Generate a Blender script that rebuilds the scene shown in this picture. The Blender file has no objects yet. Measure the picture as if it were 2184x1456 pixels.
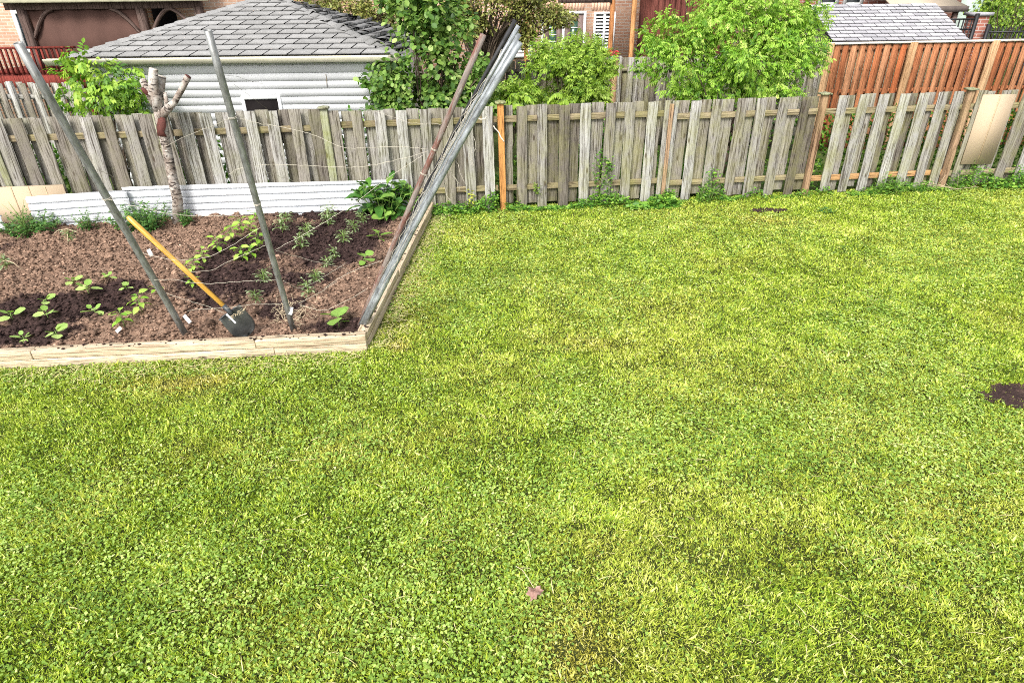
import bpy, math, random
import numpy as np
from mathutils import Vector, Matrix
R = math.radians
rng = np.random.default_rng(7)
random.seed(7)
S = bpy.context.scene
COL = S.collection

# ------------------------------------------------------------------ camera
FPX, CH = 1350.0, 3.0                      # focal length in photo pixels (2184 wide), camera height
PITCH, ROLL = R(28.953), R(0.704)
Fw = np.array([0, math.cos(PITCH), -math.sin(PITCH)])
_R0 = np.array([1.0, 0, 0]); _U0 = np.array([0, math.sin(PITCH), math.cos(PITCH)])
Rt = math.cos(ROLL) * _R0 - math.sin(ROLL) * _U0
Up = math.sin(ROLL) * _R0 + math.cos(ROLL) * _U0
CP = np.array([0, 0, CH])
cam = bpy.data.objects.new("camera", bpy.data.cameras.new("camera"))
COL.objects.link(cam)
cam.matrix_world = Matrix(((Rt[0], Up[0], -Fw[0], 0), (Rt[1], Up[1], -Fw[1], 0), (Rt[2], Up[2], -Fw[2], CH), (0, 0, 0, 1)))
cam.data.sensor_width = 36
cam.data.lens = FPX / 2184 * 36
cam.data.clip_start = 0.05; cam.data.clip_end = 600
S.camera = cam

# ------------------------------------------------------------------ sky, sun, exposure
SUN_EL, SUN_AZ = R(44), R(200)             # azimuth measured clockwise from +Y: behind the camera, to its left
w = bpy.data.worlds.new("World"); S.world = w; w.use_nodes = True
wn = w.node_tree; bg = wn.nodes["Background"]
sky = wn.nodes.new("ShaderNodeTexSky"); sky.sky_type = 'NISHITA'; sky.sun_disc = False
sky.sun_elevation = SUN_EL; sky.sun_rotation = SUN_AZ
sky.air_density = 1.0; sky.dust_density = 4.0; sky.ozone_density = 1.0
hs = wn.nodes.new("ShaderNodeHueSaturation"); hs.inputs["Saturation"].default_value = 0.25
wn.links.new(sky.outputs[0], hs.inputs["Color"]); wn.links.new(hs.outputs[0], bg.inputs[0])
bg.inputs[1].default_value = 0.15
sl = bpy.data.lights.new("sun", 'SUN'); sl.energy = 1.5; sl.angle = R(14); sl.color = (1, 0.95, 0.87)
so = bpy.data.objects.new("sun", sl); COL.objects.link(so)
sd = Vector((math.sin(SUN_AZ) * math.cos(SUN_EL), math.cos(SUN_AZ) * math.cos(SUN_EL), math.sin(SUN_EL)))
so.rotation_euler = sd.to_track_quat('Z', 'Y').to_euler(); so.location = (0, -5, 12)
S.view_settings.view_transform = 'Standard'; S.view_settings.look = 'None'
S.view_settings.exposure = 1.2; S.view_settings.gamma = 1
S.cycles.use_denoising = False; S.cycles.filter_width = 1.0
S.cycles.max_bounces = 6; S.cycles.diffuse_bounces = 4; S.cycles.glossy_bounces = 2
S.cycles.transmission_bounces = 3; S.cycles.transparent_max_bounces = 4

# ------------------------------------------------------------------ geometry of the view
def ray(x, y): return Fw + Rt * ((x - 1092) / FPX) - Up * ((y - 728) / FPX)
def gp(x, y, z=0.0):
    r = ray(x, y); return CP + r * ((z - CH) / r[2])
def pt(x, y, zc): return CP + ray(x, y) * zc
def at(x, y, Y):
    r = ray(x, y); return CP + r * (Y / r[1])
def nrm(v):
    v = np.asarray(v, float); return v / (np.linalg.norm(v, axis=-1, keepdims=True) + 1e-12)

# value noise -------------------------------------------------------
_tab = rng.random((256, 256))
def vn(x, y):
    xi = np.floor(x).astype(int); yi = np.floor(y).astype(int); fx = x - xi; fy = y - yi
    fx = fx * fx * (3 - 2 * fx); fy = fy * fy * (3 - 2 * fy)
    a = _tab[xi & 255, yi & 255]; b = _tab[(xi + 1) & 255, yi & 255]
    c = _tab[xi & 255, (yi + 1) & 255]; d = _tab[(xi + 1) & 255, (yi + 1) & 255]
    return (a * (1 - fx) + b * fx) * (1 - fy) + (c * (1 - fx) + d * fx) * fy
def fbm(x, y, s=1.0, o=4):
    x = np.asarray(x, float) * s + 37.3; y = np.asarray(y, float) * s + 11.7; v = 0; a = 0.5; t = 0
    for i in range(o):
        v = v + a * vn(x, y); t += a; x = x * 2.03 + 5.1; y = y * 2.03 + 9.2; a *= 0.5
    return v / t

# ------------------------------------------------------------------ mesh builder
class MB:
    def __init__(s): s.V = []; s.P = []; s.A = []; s.B = []; s.L = []; s.n = 0
    def add(s, V, polys, rnd=0.5, lc=None, b=0.0):
        V = np.asarray(V, float).reshape(-1, 3); m = len(V)
        s.V.append(V); s.A.append(np.broadcast_to(np.asarray(rnd, float), (m,)).copy())
        s.B.append(np.broadcast_to(np.asarray(b, float), (m,)).copy())
        s.L.append(V.copy() if lc is None else np.asarray(lc, float).reshape(-1, 3))
        for P in (polys if isinstance(polys, list) else [polys]):
            s.P.append(np.asarray(P, int) + s.n)
        s.n += m; return s
    def box(s, c, X, Y, Z, rnd=None, seg=1, wob=0.0, taper=None):
        """c centre; X, Y, Z half-axis vectors; seg segments along Z with optional edge wobble"""
        c, X, Y, Z = [np.asarray(v, float) for v in (c, X, Y, Z)]
        rnd = rng.random() if rnd is None else rnd
        lx, ly, lz = [np.linalg.norm(v) for v in (X, Y, Z)]
        o = rng.random(3) * 50; V = []; L = []
        for k in range(seg + 1):
            t = -1 + 2 * k / seg; wx = (rng.random() - .5) * wob; wl = 1 + (rng.random() - .5) * wob * 2
            for a, b in ((-1, -1), (1, -1), (1, 1), (-1, 1)):
                V.append(c + Z * t + X * (a * wl + wx) + Y * b); L.append((a * lx + o[0], b * ly + o[1], t * lz + o[2]))
        P = [[[3, 2, 1, 0]], [[4 * seg, 4 * seg + 1, 4 * seg + 2, 4 * seg + 3]]]
        Q = []
        for k in range(seg):
            for a in range(4):
                b = (a + 1) % 4; Q.append([4 * k + a, 4 * k + b, 4 * k + 4 + b, 4 * k + 4 + a])
        return s.add(V, [np.array(P[0]), np.array(P[1]), np.array(Q)], rnd, L)
    def bar(s, p, q, wdt, thk, side, rnd=None, seg=1, wob=0.0):
        """box between p and q; side: direction of the width"""
        p = np.asarray(p, float); q = np.asarray(q, float); Z = (q - p) / 2
        z = nrm(Z); X = np.asarray(side, float); X = nrm(X - z * (X @ z)); Y = np.cross(z, X)
        return s.box((p + q) / 2, X * wdt / 2, Y * thk / 2, Z, rnd, seg, wob)
    def tube(s, pts, rad, n=10, cap=True, rnd=None, hollow=False, b=0.0, bumpy=0.0):
        pts = np.asarray(pts, float); m = len(pts); rad = np.broadcast_to(np.asarray(rad, float), (m,))
        rnd = rng.random() if rnd is None else rnd
        T = nrm(np.gradient(pts, axis=0)); ref = np.array([0, 0, 1.0]) if abs(T[0][2]) < .9 else np.array([1.0, 0, 0])
        V = []; L = []; ln = 0; u = nrm(np.cross(T[0], ref)); o = rng.random() * 20
        an = np.arange(n) / n * 2 * math.pi
        for i in range(m):
            if i: ln += np.linalg.norm(pts[i] - pts[i - 1])
            u = nrm(u - T[i] * (u @ T[i])); v = np.cross(T[i], u)
            rr = rad[i] * (1 + (rng.random(n) - .5) * bumpy)
            V.append(pts[i] + (np.cos(an) * rr)[:, None] * u + (np.sin(an) * rr)[:, None] * v)
            L.append(np.stack([np.cos(an) * rad[i], np.sin(an) * rad[i], np.full(n, ln + o)], 1))
        V = np.concatenate(V); L = np.concatenate(L); k = np.arange(n); k2 = (k + 1) % n
        Q = np.concatenate([np.stack([i * n + k, i * n + k2, i * n + n + k2, i * n + n + k], 1) for i in range(m - 1)])
        P = [Q]
        if hollow:
            e = (m - 1) * n; inn = V[e:] * 1.0; cen = pts[-1]; inn = cen + (V[e:] - cen) * .8
            deep = inn - T[-1] * rad[-1] * 4; base = len(V)
            V = np.concatenate([V, inn, deep]); L = np.concatenate([L, L[e:e + n], L[e:e + n]])
            P += [np.stack([e + k, e + k2, base + k2, base + k], 1), np.stack([base + k, base + k2, base + n + k2, base + n + k], 1), (base + n + k)[None]]
            P += [k[::-1][None]]
        elif cap: P += [k[::-1][None], ((m - 1) * n + k)[None]]
        return s.add(V, P, rnd, L, b)
    def leaves(s, pos, d, nv, size, tpl, rnd=None, wid=1.0, b=0.0):
        pos = np.asarray(pos, float); N = len(pos); d = nrm(d); nv = np.asarray(nv, float)
        nv = nrm(nv - d * (nv * d).sum(1, keepdims=True)); sd_ = np.cross(nv, d)
        tv, tp = TPL[tpl]; k = len(tv); size = np.broadcast_to(np.asarray(size, float), (N,))
        V = pos[:, None] + size[:, None, None] * (tv[None, :, 0, None] * d[:, None] + wid * tv[None, :, 1, None] * sd_[:, None] + tv[None, :, 2, None] * nv[:, None])
        rnd = rng.random(N) if rnd is None else np.broadcast_to(rnd, (N,))
        L = np.broadcast_to(tv[None], (N, k, 3))
        P = [(np.arange(N)[:, None, None] * k + t[None]).reshape(-1, t.shape[1]) for t in tp]
        return s.add(V.reshape(-1, 3), P, np.repeat(rnd, k), L.reshape(-1, 3), np.repeat(np.broadcast_to(b, (N,)), k))
    def build(s, name, mat, parent=None, smooth=False, bevel=0.0, org=None):
        V = np.concatenate(s.V).astype(np.float32)
        if parent is not None and org is None:
            q = parent; org = np.zeros(3)
            while q is not None: org = org + np.array(q.location); q = q.parent
        if org is not None: V = V - np.asarray(org, np.float32)
        me = bpy.data.meshes.new(name)
        me.vertices.add(len(V)); me.vertices.foreach_set("co", V.ravel())
        lens = np.concatenate([np.full(len(p), p.shape[1]) for p in s.P]); loops = np.concatenate([p.ravel() for p in s.P])
        me.loops.add(len(loops)); me.loops.foreach_set("vertex_index", loops.astype(np.int32))
        st = np.concatenate([[0], np.cumsum(lens)[:-1]]).astype(np.int32)
        me.polygons.add(len(lens)); me.polygons.foreach_set("loop_start", st)
        if smooth: me.polygons.foreach_set("use_smooth", np.ones(len(lens), bool))
        me.update(calc_edges=True)
        for nm, arr in (("rnd", s.A), ("aux", s.B)):
            a = me.attributes.new(nm, 'FLOAT', 'POINT'); a.data.foreach_set("value", np.concatenate(arr).astype(np.float32))
        a = me.attributes.new("lc", 'FLOAT_VECTOR', 'POINT'); a.data.foreach_set("vector", np.concatenate(s.L).astype(np.float32).ravel())
        me.materials.append(mat)
        o = bpy.data.objects.new(name, me); COL.objects.link(o)
        if parent is not None: o.parent = parent
        elif org is not None: o.location = org
        if bevel:
            m = o.modifiers.new("b", 'BEVEL'); m.width = bevel; m.segments = 2; m.limit_method = 'ANGLE'
        return o
A_ = np.array
TPL = {
 'hex': (A_([(0, 0, 0), (.3, .27, .07), (.7, .2, .03), (1, 0, -.12), (.7, -.2, .03), (.3, -.27, .07), (.5, 0, -.02)]), [A_([[0, 6, 2, 1], [6, 3, 4, 4 + 0]])[:1], A_([[6, 3, 2]]), A_([[6, 4, 3]]), A_([[0, 5, 4, 6]])]),
 'round': (A_([(0, 0, 0), (.18, .36, .05), (.6, .46, .06), (.95, .2, 0), (1.02, 0, -.06), (.95, -.2, 0), (.6, -.46, .06), (.18, -.36, .05), (.5, 0, -.03)]), [A_([[0, 8, 2, 1], [8, 4, 3, 2], [8, 6, 5, 4], [0, 7, 6, 8]])]),
 'blade': (A_([(0, .05, 0), (0, -.05, 0), (.5, .045, .07), (.5, -.045, .07), (1, 0, -.05)]), [A_([[0, 1, 3, 2]]), A_([[2, 3, 4]])]),
 'lance': (A_([(0, 0, 0), (.35, .13, .05), (.7, .1, .0), (1, 0, -.2), (.7, -.1, .0), (.35, -.13, .05), (.5, 0, 0)]), [A_([[0, 6, 2, 1], [0, 5, 4, 6]]), A_([[6, 3, 2], [6, 4, 3]])]),
}

def tag(o, label=None, cat=None, group=None, kind=None):
    if label: o["label"] = label
    if cat: o["category"] = cat
    if group: o["group"] = group
    if kind: o["kind"] = kind
    return o
def thing(name, label, cat, loc=(0, 0, 0), group=None):
    o = bpy.data.objects.new(name, None); COL.objects.link(o); o.location = [float(v) for v in loc]
    o.empty_display_size = .2
    return tag(o, label, cat, group)
def dup(o, loc, rz, sc, label, group=None):
    r = o.copy(); COL.objects.link(r); r.location = [float(v) for v in loc]; r.rotation_euler = (0, 0, rz); r.scale = (sc,) * 3
    r["label"] = label
    if group: r["group"] = group
    for ch in list(o.children):
        c = ch.copy(); COL.objects.link(c); c.parent = r
    return r

# ------------------------------------------------------------------ materials
class NT:
    def __init__(s, name, rough=.8, spec=.3, metal=0.0):
        s.m = bpy.data.materials.new(name); s.m.use_nodes = True; s.t = s.m.node_tree
        s.b = s.t.nodes["Principled BSDF"]; s.b.inputs["Roughness"].default_value = rough
        s.b.inputs["Specular IOR Level"].default_value = spec; s.b.inputs["Metallic"].default_value = metal
    def n(s, typ, ins=None, **pr):
        nd = s.t.nodes.new("ShaderNode" + typ)
        for k, v in pr.items(): setattr(nd, k, v)
        for k, v in (ins or {}).items(): s.set(nd.inputs[k], v)
        return nd
    def set(s, sock, v):
        if isinstance(v, bpy.types.NodeSocket): s.t.links.new(v, sock)
        else: sock.default_value = v
    def attr(s, nm, o=2): return s.n("Attribute", attribute_name=nm).outputs[o]
    def lc(s, sc=(1, 1, 1)): return s.n("Mapping", {"Vector": s.attr("lc", 1), "Scale": sc}).outputs[0]
    def pos(s, sc=(1, 1, 1)): return s.n("Mapping", {"Vector": s.n("NewGeometry").outputs["Position"], "Scale": sc}).outputs[0]
    def noise(s, vec, sc=1.0, det=4.0, ro=.6, dist=0.0):
        return s.n("TexNoise", {"Vector": vec, "Scale": sc, "Detail": det, "Roughness": ro, "Distortion": dist}).outputs[0]
    def ramp(s, f, pts, interp='LINEAR'):
        nd = s.n("ValToRGB", {"Fac": f}); cr = nd.color_ramp; cr.interpolation = interp
        while len(cr.elements) < len(pts): cr.elements.new(.5)
        for e, (p, c) in zip(cr.elements, pts):
            e.position = p; e.color = (c, c, c, 1) if isinstance(c, (int, float)) else (*c, 1)
        return nd.outputs[0]
    def mix(s, f, a, b, mode='MIX'):
        nd = s.n("Mix", data_type='RGBA', blend_type=mode)
        s.set(nd.inputs[0], f)
        for i, v in ((6, a), (7, b)):
            s.set(nd.inputs[i], v if isinstance(v, bpy.types.NodeSocket) else (*v, 1) if len(v) == 3 else v)
        return nd.outputs[2]
    def math(s, op, a, b=0.0, c=0.0):
        nd = s.n("Math", operation=op); s.set(nd.inputs[0], a); s.set(nd.inputs[1], b); s.set(nd.inputs[2], c); return nd.outputs[0]
    def col(s, v): s.set(s.b.inputs["Base Color"], v if isinstance(v, bpy.types.NodeSocket) else (*v, 1)); return s
    def bump(s, h, strength=.5, dist=.01):
        nd = s.n("Bump", {"Height": h, "Strength": strength, "Distance": dist}); s.set(s.b.inputs["Normal"], nd.outputs[0]); return s

def simple(name, c, rough=.6, spec=.3, metal=0.0, var=.25, sc=6.0, bump=0.0):
    n = NT(name, rough, spec, metal)
    f = n.noise(n.lc(), sc, 5)
    d = tuple(v * (1 - var) for v in c); l = tuple(min(1, v * (1 + var * .6)) for v in c)
    n.col(n.ramp(f, [(.3, d), (.7, l)]))
    if bump: n.bump(n.noise(n.lc(), sc * 8, 4), bump, .005)
    return n.m

def wood(name, cols, moss=0.0, mosscol=(.16, .17, .06), grain=.55, knots=True, mossband=False, rough=.9):
    n = NT(name, rough, .15)
    base = n.ramp(n.attr("rnd"), [(i / (len(cols) - 1), c) for i, c in enumerate(cols)])
    g1 = n.noise(n.lc((38, 38, 1.6)), 1, 6, .65, .6)
    g2 = n.noise(n.lc((150, 150, 4)), 1, 3, .6)
    c = n.mix(n.ramp(g1, [(.38, 1.0), (.50, 0.0)]), base, n.mix(1.0, base, (grain * .55, grain * .5, grain * .46), 'MULTIPLY'))
    c = n.mix(n.ramp(g2, [(.38, .8), (.46, 0.0)]), c, n.mix(1.0, c, (.26, .23, .2), 'MULTIPLY'))
    lt = n.noise(n.lc((14, 14, .8)), 1, 4, .6)
    c = n.mix(n.ramp(lt, [(.52, 0.0), (.68, .55)]), c, n.mix(1.0, c, (1.5, 1.5, 1.52), 'MULTIPLY'))
    if knots:
        v = n.n("TexVoronoi", {"Vector": n.lc((7, 7, 2.2)), "Scale": 1.0, "Randomness": 1.0}).outputs["Distance"]
        c = n.mix(n.ramp(v, [(.07, .85), (.13, 0.0)]), c, (.05, .035, .025))
    if moss:
        mz = n.noise(n.pos((1.3, 1.3, 1.1)), 2.2, 5, .7)
        f = n.ramp(mz, [(.42, 0.0), (.68, moss)])
        c = n.mix(f, c, n.mix(1.0, n.mix(.5, c, mosscol), (1.0, 1.02, .75), 'MULTIPLY'))
        sp = n.noise(n.pos(), 45, 3, .7)
        c = n.mix(n.math('MULTIPLY', n.ramp(sp, [(.58, 0.0), (.7, .6)]), f), c, (.3, .32, .2))
    n.col(c); n.bump(n.math('ADD', g1, g2), .5, .006)
    return n.m

def leafmat(name, cols, trans=.3, rough=.5, vein=True):
    n = NT(name, rough, .35)
    c = n.ramp(n.attr("rnd"), [(i / (len(cols) - 1), c) for i, c in enumerate(cols)])
    c = n.mix(n.ramp(n.noise(n.pos(), 9, 3), [(.35, .45), (.6, 0.0)]), c, n.mix(1.0, c, (.62, .72, .6), 'MULTIPLY'))
    n.col(c)
    tr = n.n("BsdfTranslucent", {"Color": n.mix(1.0, c, (1.25, 1.3, .75), 'MULTIPLY')})
    mx = n.n("MixShader", {0: trans}); n.t.links.new(n.b.outputs[0], mx.inputs[1]); n.t.links.new(tr.outputs[0], mx.inputs[2])
    n.t.links.new(mx.outputs[0], n.t.nodes["Material Output"].inputs[0])
    return n.m

def brick(name, c1, c2, mortar):
    n = NT(name, .9, .1)
    sp = n.n("SeparateXYZ", {0: n.attr("lc", 1)})
    vv = n.n("CombineXYZ", {0: sp.outputs[0], 1: sp.outputs[2], 2: 0.0}).outputs[0]
    b = n.n("TexBrick", {"Vector": vv, "Color1": (*c1, 1), "Color2": (*c2, 1), "Mortar": (*mortar, 1), "Scale": 1.0, "Mortar Size": .009, "Mortar Smooth": .1, "Bias": 0.0, "Brick Width": .24, "Row Height": .078})
    c = n.mix(n.ramp(n.noise(vv, 3.2, 6, .8), [(.35, .5), (.6, 0.0)]), b.outputs[0], n.mix(1.0, b.outputs[0], (.6, .5, .45), 'MULTIPLY'))
    n.col(c); n.bump(b.outputs[1], -.5, .01)
    return n.m

M = {}
greys = [(.11, .095, .08), (.235, .215, .185), (.285, .275, .255), (.175, .155, .13), (.35, .345, .33), (.25, .235, .21)]
M['fence'] = wood('weathered_board_wood', greys, .4, grain=.5)
M['fence_r'] = wood('weathered_board_wood_mossy', greys, .7, (.24, .23, .11), grain=.5)
M['rail'] = wood('rail_wood', [(.20, .16, .10), (.30, .25, .16)], .8)
M['fresh_rail'] = wood('fresh_rail_wood', [(.42, .24, .11), (.48, .30, .16)], .3)
M['postgrey'] = wood('grey_post_wood', [(.24, .24, .18), (.32, .33, .25)], 1.0)
M['postbrown'] = wood('brown_post_wood', [(.27, .17, .105), (.33, .22, .14)], .3)
M['postorange'] = wood('orange_post_wood', [(.42, .20, .065), (.48, .24, .08)], 0, grain=1.0)
M['cedar'] = wood('red_cedar_wood', [(.24, .085, .036), (.34, .14, .065), (.38, .19, .10), (.28, .115, .052), (.34, .105, .04)], 0, grain=.9)
M['cedarpost'] = wood('pale_post_wood', [(.38, .23, .12), (.44, .29, .165)], 0, grain=1.1)
M['caprail'] = wood('cap_rail_wood', [(.55, .5, .44), (.6, .56, .5)], 0, grain=1.1)
M['timber'] = wood('pale_timber', [(.47, .38, .265), (.58, .49, .36)], 0, grain=1.0, rough=.8)
M['pergola'] = wood('dark_pergola_wood', [(.11, .075, .065), (.15, .105, .09)], 0, knots=False)
M['deckred'] = wood('red_stained_wood', [(.13, .022, .018), (.19, .04, .03)], 0, knots=False)
M['pergorange'] = wood('orange_pergola_wood', [(.45, .2, .08), (.5, .26, .11)], 0)
M['shedred'] = wood('dark_red_boards', [(.10, .032, .025), (.16, .055, .042)], 0, knots=False)

n = NT('white_corrugated_metal', .35, .5); f = n.noise(n.pos((1, 1, 1)), 3, 5, .7)
n.col(n.mix(n.ramp(n.noise(n.pos((2, 2, 9)), 3, 5), [(.6, 0.0), (.8, .25)]), n.ramp(f, [(.3, (.47, .49, .52)), (.7, (.56, .57, .59))]), (.5, .48, .42))); M['metal'] = n.m
n = NT('galvanised_steel', .42, .5, .35)
g = n.noise(n.lc((30, 30, 10)), 1.2, 6, .7); sc_ = n.noise(n.lc((90, 90, 14)), 1, 3, .7)
n.col(n.mix(n.ramp(sc_, [(.56, 0.0), (.66, .6)]), n.ramp(g, [(.3, (.10, .10, .092)), (.5, (.20, .205, .20)), (.72, (.31, .315, .31))]), (.10, .085, .07))); n.bump(g, .2, .002); M['pole'] = n.m
n = NT('bright_galvanised_steel', .38, .5, .3)
g = n.noise(n.lc((20, 20, 6)), 1.2, 6, .7)
n.col(n.ramp(g, [(.35, (.10, .105, .11)), (.5, (.24, .26, .27)), (.68, (.40, .43, .45))])); M['polebright'] = n.m
n = NT('rusty_painted_steel', .7, .3)
g = n.noise(n.lc((12, 12, 2.2)), 1, 6, .75, .6); g2 = n.noise(n.lc((60, 60, 10)), 1, 3, .7)
c = n.ramp(g, [(.32, (.13, .11, .10)), (.46, (.20, .165, .145)), (.56, (.13, .06, .045)), (.66, (.17, .065, .048)), (.74, (.24, .21, .19))], 'LINEAR')
n.col(n.mix(n.ramp(g2, [(.55, 0.0), (.7, .7)]), c, (.36, .33, .3))); n.bump(g2, .4, .003); M['rust'] = n.m
M['blackpole'] = simple('black_steel', (.03, .03, .032), .6, .3, 0, .6, 30)
M['handle'] = None
n = NT('yellow_varnished_ash', .35, .5); g = n.noise(n.lc((60, 60, 2.5)), 1, 5, .6)
n.col(n.ramp(g, [(.32, (.36, .17, .03)), (.5, (.60, .32, .05)), (.75, (.72, .46, .12))])); M['handle'] = n.m
M['blade'] = simple('dark_blade_steel', (.085, .09, .088), .5, .5, .4, .5, 7)
M['socket'] = simple('dark_socket_steel', (.045, .05, .055), .5, .4, .2, .3, 14)
M['twine'] = simple('pale_twine', (.50, .46, .38), .9, .1, 0, .2, 20)
M['wire'] = simple('dark_thin_wire', (.2, .17, .14), .8, .2, 0, .2, 20)
M['tag'] = simple('white_plastic', (.8, .8, .8), .4, .4, 0, .06, 10)
M['osb'] = None
n = NT('tan_particle_board', .85, .15); g = n.noise(n.lc((1, 1, 1)), 90, 4, .8); g2 = n.noise(n.lc((1.0, 1, 1)), 3, 3)
n.col(n.mix(n.ramp(g2, [(.35, .1), (.6, 0.0)]), n.ramp(g, [(.3, (.33, .25, .165)), (.6, (.43, .34, .24)), (.8, (.52, .43, .32))]), (.45, .33, .21))); M['osb'] = n.m
M['osbdark'] = simple('board_seam_stain', (.4, .3, .19), .85, .1, 0, .2, 20)

n = NT('birch_bark', .8, .2)
g = n.noise(n.lc((9, 9, 26)), 1, 4, .65, .8); g2 = n.noise(n.lc((9, 9, 7)), 1, 5, .7); g3 = n.noise(n.lc((40, 40, 30)), 1, 4, .7)
c = n.ramp(g2, [(.3, (.13, .10, .08)), (.45, (.27, .225, .19)), (.6, (.42, .39, .355)), (.75, (.58, .56, .53))])
c = n.mix(n.ramp(g, [(.40, .95), (.46, 0.0)]), c, (.04, .03, .026))
c = n.mix(n.ramp(g3, [(.6, 0.0), (.68, .7)]), c, (.14, .08, .055)); n.col(c); n.bump(g, .6, .01); M['birch'] = n.m
M['birchcut'] = simple('pale_cut_wood', (.62, .55, .46), .8, .1, 0, .25, 60)
M['birchpeel'] = simple('peeled_brown_bark', (.10, .035, .028), .8, .2, 0, .4, 40, .5)
M['bark'] = simple('brown_bark', (.10, .075, .055), .9, .1, 0, .4, 20, .6)
M['stem'] = simple('green_stem', (.16, .25, .06), .6, .3, 0, .2, 30)
M['drystem'] = simple('dry_pale_stem', (.55, .45, .3), .8, .2, 0, .2, 30)

# soil: 'aux' = how damp
def soilmat(name):
    n = NT(name, .95, .1)
    g = n.noise(n.pos(), 55, 6, .75); g2 = n.noise(n.pos(), 9, 4, .6); dm = n.attr("aux")
    dry = n.ramp(g, [(.3, (.065, .04, .029)), (.5, (.175, .11, .077)), (.7, (.38, .27, .195))])
    wet = n.ramp(g, [(.3, (.014, .009, .009)), (.5, (.036, .022, .020)), (.72, (.085, .052, .045))])
    c = n.mix(n.math('ADD', n.ramp(n.math('ADD', dm, n.math('MULTIPLY', n.math('SUBTRACT', g2, .5), .55)), [(.4, 0.0), (.6, 1.0)]), 0.0), dry, wet)
    r = n.attr("rnd"); c = n.mix(1.0, c, n.ramp(r, [(0.0, .55), (.5, 1.0), (.9, 1.35), (1.0, 2.1)]), 'MULTIPLY')
    n.col(c); n.bump(n.math('ADD', g, n.noise(n.pos(), 22, 3)), .7, .012)
    return n.m
M['soil'] = soilmat('garden_soil')
n = NT('ground_thatch', .95, .1); g = n.noise(n.pos(), 30, 5, .7); g2 = n.noise(n.pos(), 1.2, 4, .6)
n.col(n.mix(n.ramp(g2, [(.35, 0.0), (.65, 1.0)]), n.ramp(g, [(.3, (.012, .016, .004)), (.7, (.04, .045, .012))]), n.ramp(g, [(.3, (.018, .024, .006)), (.7, (.055, .065, .018))]))); M['thatch'] = n.m  # thatch coloured near black to paint shade into gaps between blades
n = NT('far_ground', .95, .1); g = n.noise(n.pos(), 3, 5, .7)
n.col(n.ramp(g, [(.3, (.03, .045, .012)), (.7, (.08, .11, .03))])); M['ground'] = n.m

# grass: rnd = blade variation, aux = dryness 0..1
n = NT('grass_blades', .55, .3)
gr = n.ramp(n.attr("rnd"), [(0.0, (.07, .135, .012)), (.3, (.21, .33, .022)), (.55, (.36, .48, .04)), (.8, (.51, .61, .075)), (1.0, (.72, .78, .24))])
dr = n.ramp(n.attr("rnd"), [(0.0, (.24, .22, .03)), (.5, (.52, .49, .08)), (1.0, (.78, .72, .28))])
c = n.mix(n.attr("aux"), gr, dr); n.col(c)
tr = n.n("BsdfTranslucent", {"Color": n.mix(1.0, c, (1.2, 1.25, .7), 'MULTIPLY')}); mx = n.n("MixShader", {0: .3})
n.t.links.new(n.b.outputs[0], mx.inputs[1]); n.t.links.new(tr.outputs[0], mx.inputs[2]); n.t.links.new(mx.outputs[0], n.t.nodes["Material Output"].inputs[0]); M['grass'] = n.m
M['clover'] = leafmat('clover_leaf', [(.10, .19, .025), (.23, .36, .05), (.38, .51, .11), (.56, .66, .25)], .25)
M['clip'] = simple('dry_clippings', (.50, .44, .22), .8, .1, 0, .3, 8)
M['lf_elder'] = leafmat('box_elder_leaf', [(.05, .14, .012), (.13, .28, .02), (.23, .41, .035), (.35, .52, .07), (.50, .62, .16)], .35)
M['lf_poplar'] = leafmat('poplar_leaf', [(.035, .08, .018), (.07, .155, .028), (.13, .24, .04), (.22, .34, .07), (.40, .50, .17)], .35)
M['lf_bush'] = leafmat('bush_leaf', [(.07, .15, .015), (.17, .29, .025), (.29, .42, .05), (.44, .56, .13)], .35)
M['lf_ash'] = leafmat('sapling_leaf', [(.035, .10, .012), (.11, .24, .02), (.22, .38, .035), (.36, .50, .06)], .3)
M['lf_apple'] = leafmat('small_olive_leaf', [(.08, .08, .025), (.17, .19, .045), (.30, .32, .08), (.28, .18, .08)], .2)
M['lf_mint'] = leafmat('mint_leaf', [(.02, .075, .015), (.045, .13, .025), (.085, .20, .04), (.15, .3, .07)], .2)
M['lf_peony'] = leafmat('glossy_dark_leaf', [(.02, .07, .015), (.045, .13, .022), (.09, .21, .03), (.20, .33, .06)], .15, .35)
M['lf_bean'] = leafmat('bean_seedling_leaf', [(.20, .36, .06), (.33, .48, .12), (.48, .60, .20)], .3)
M['lf_pepper'] = leafmat('pepper_seedling_leaf', [(.16, .34, .03), (.28, .46, .05), (.42, .58, .12)], .3)
M['lf_tomato'] = leafmat('tomato_seedling_leaf', [(.10, .15, .06), (.20, .26, .12), (.36, .42, .24)], .2)
M['lf_weed'] = leafmat('weed_leaf', [(.03, .09, .012), (.07, .19, .02), (.15, .31, .035), (.27, .43, .06)], .25)
M['lf_yellow'] = leafmat('yellow_leaf', [(.45, .48, .06), (.62, .60, .12)], .3)
M['brownleaf'] = None
n = NT('dry_brown_leaf', .8, .2); g = n.noise(n.lc((1, 1, 1)), 5, 4)
n.col(n.ramp(g, [(.35, (.16, .085, .065)), (.6, (.34, .21, .17))])); M['brownleaf'] = n.m

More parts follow.
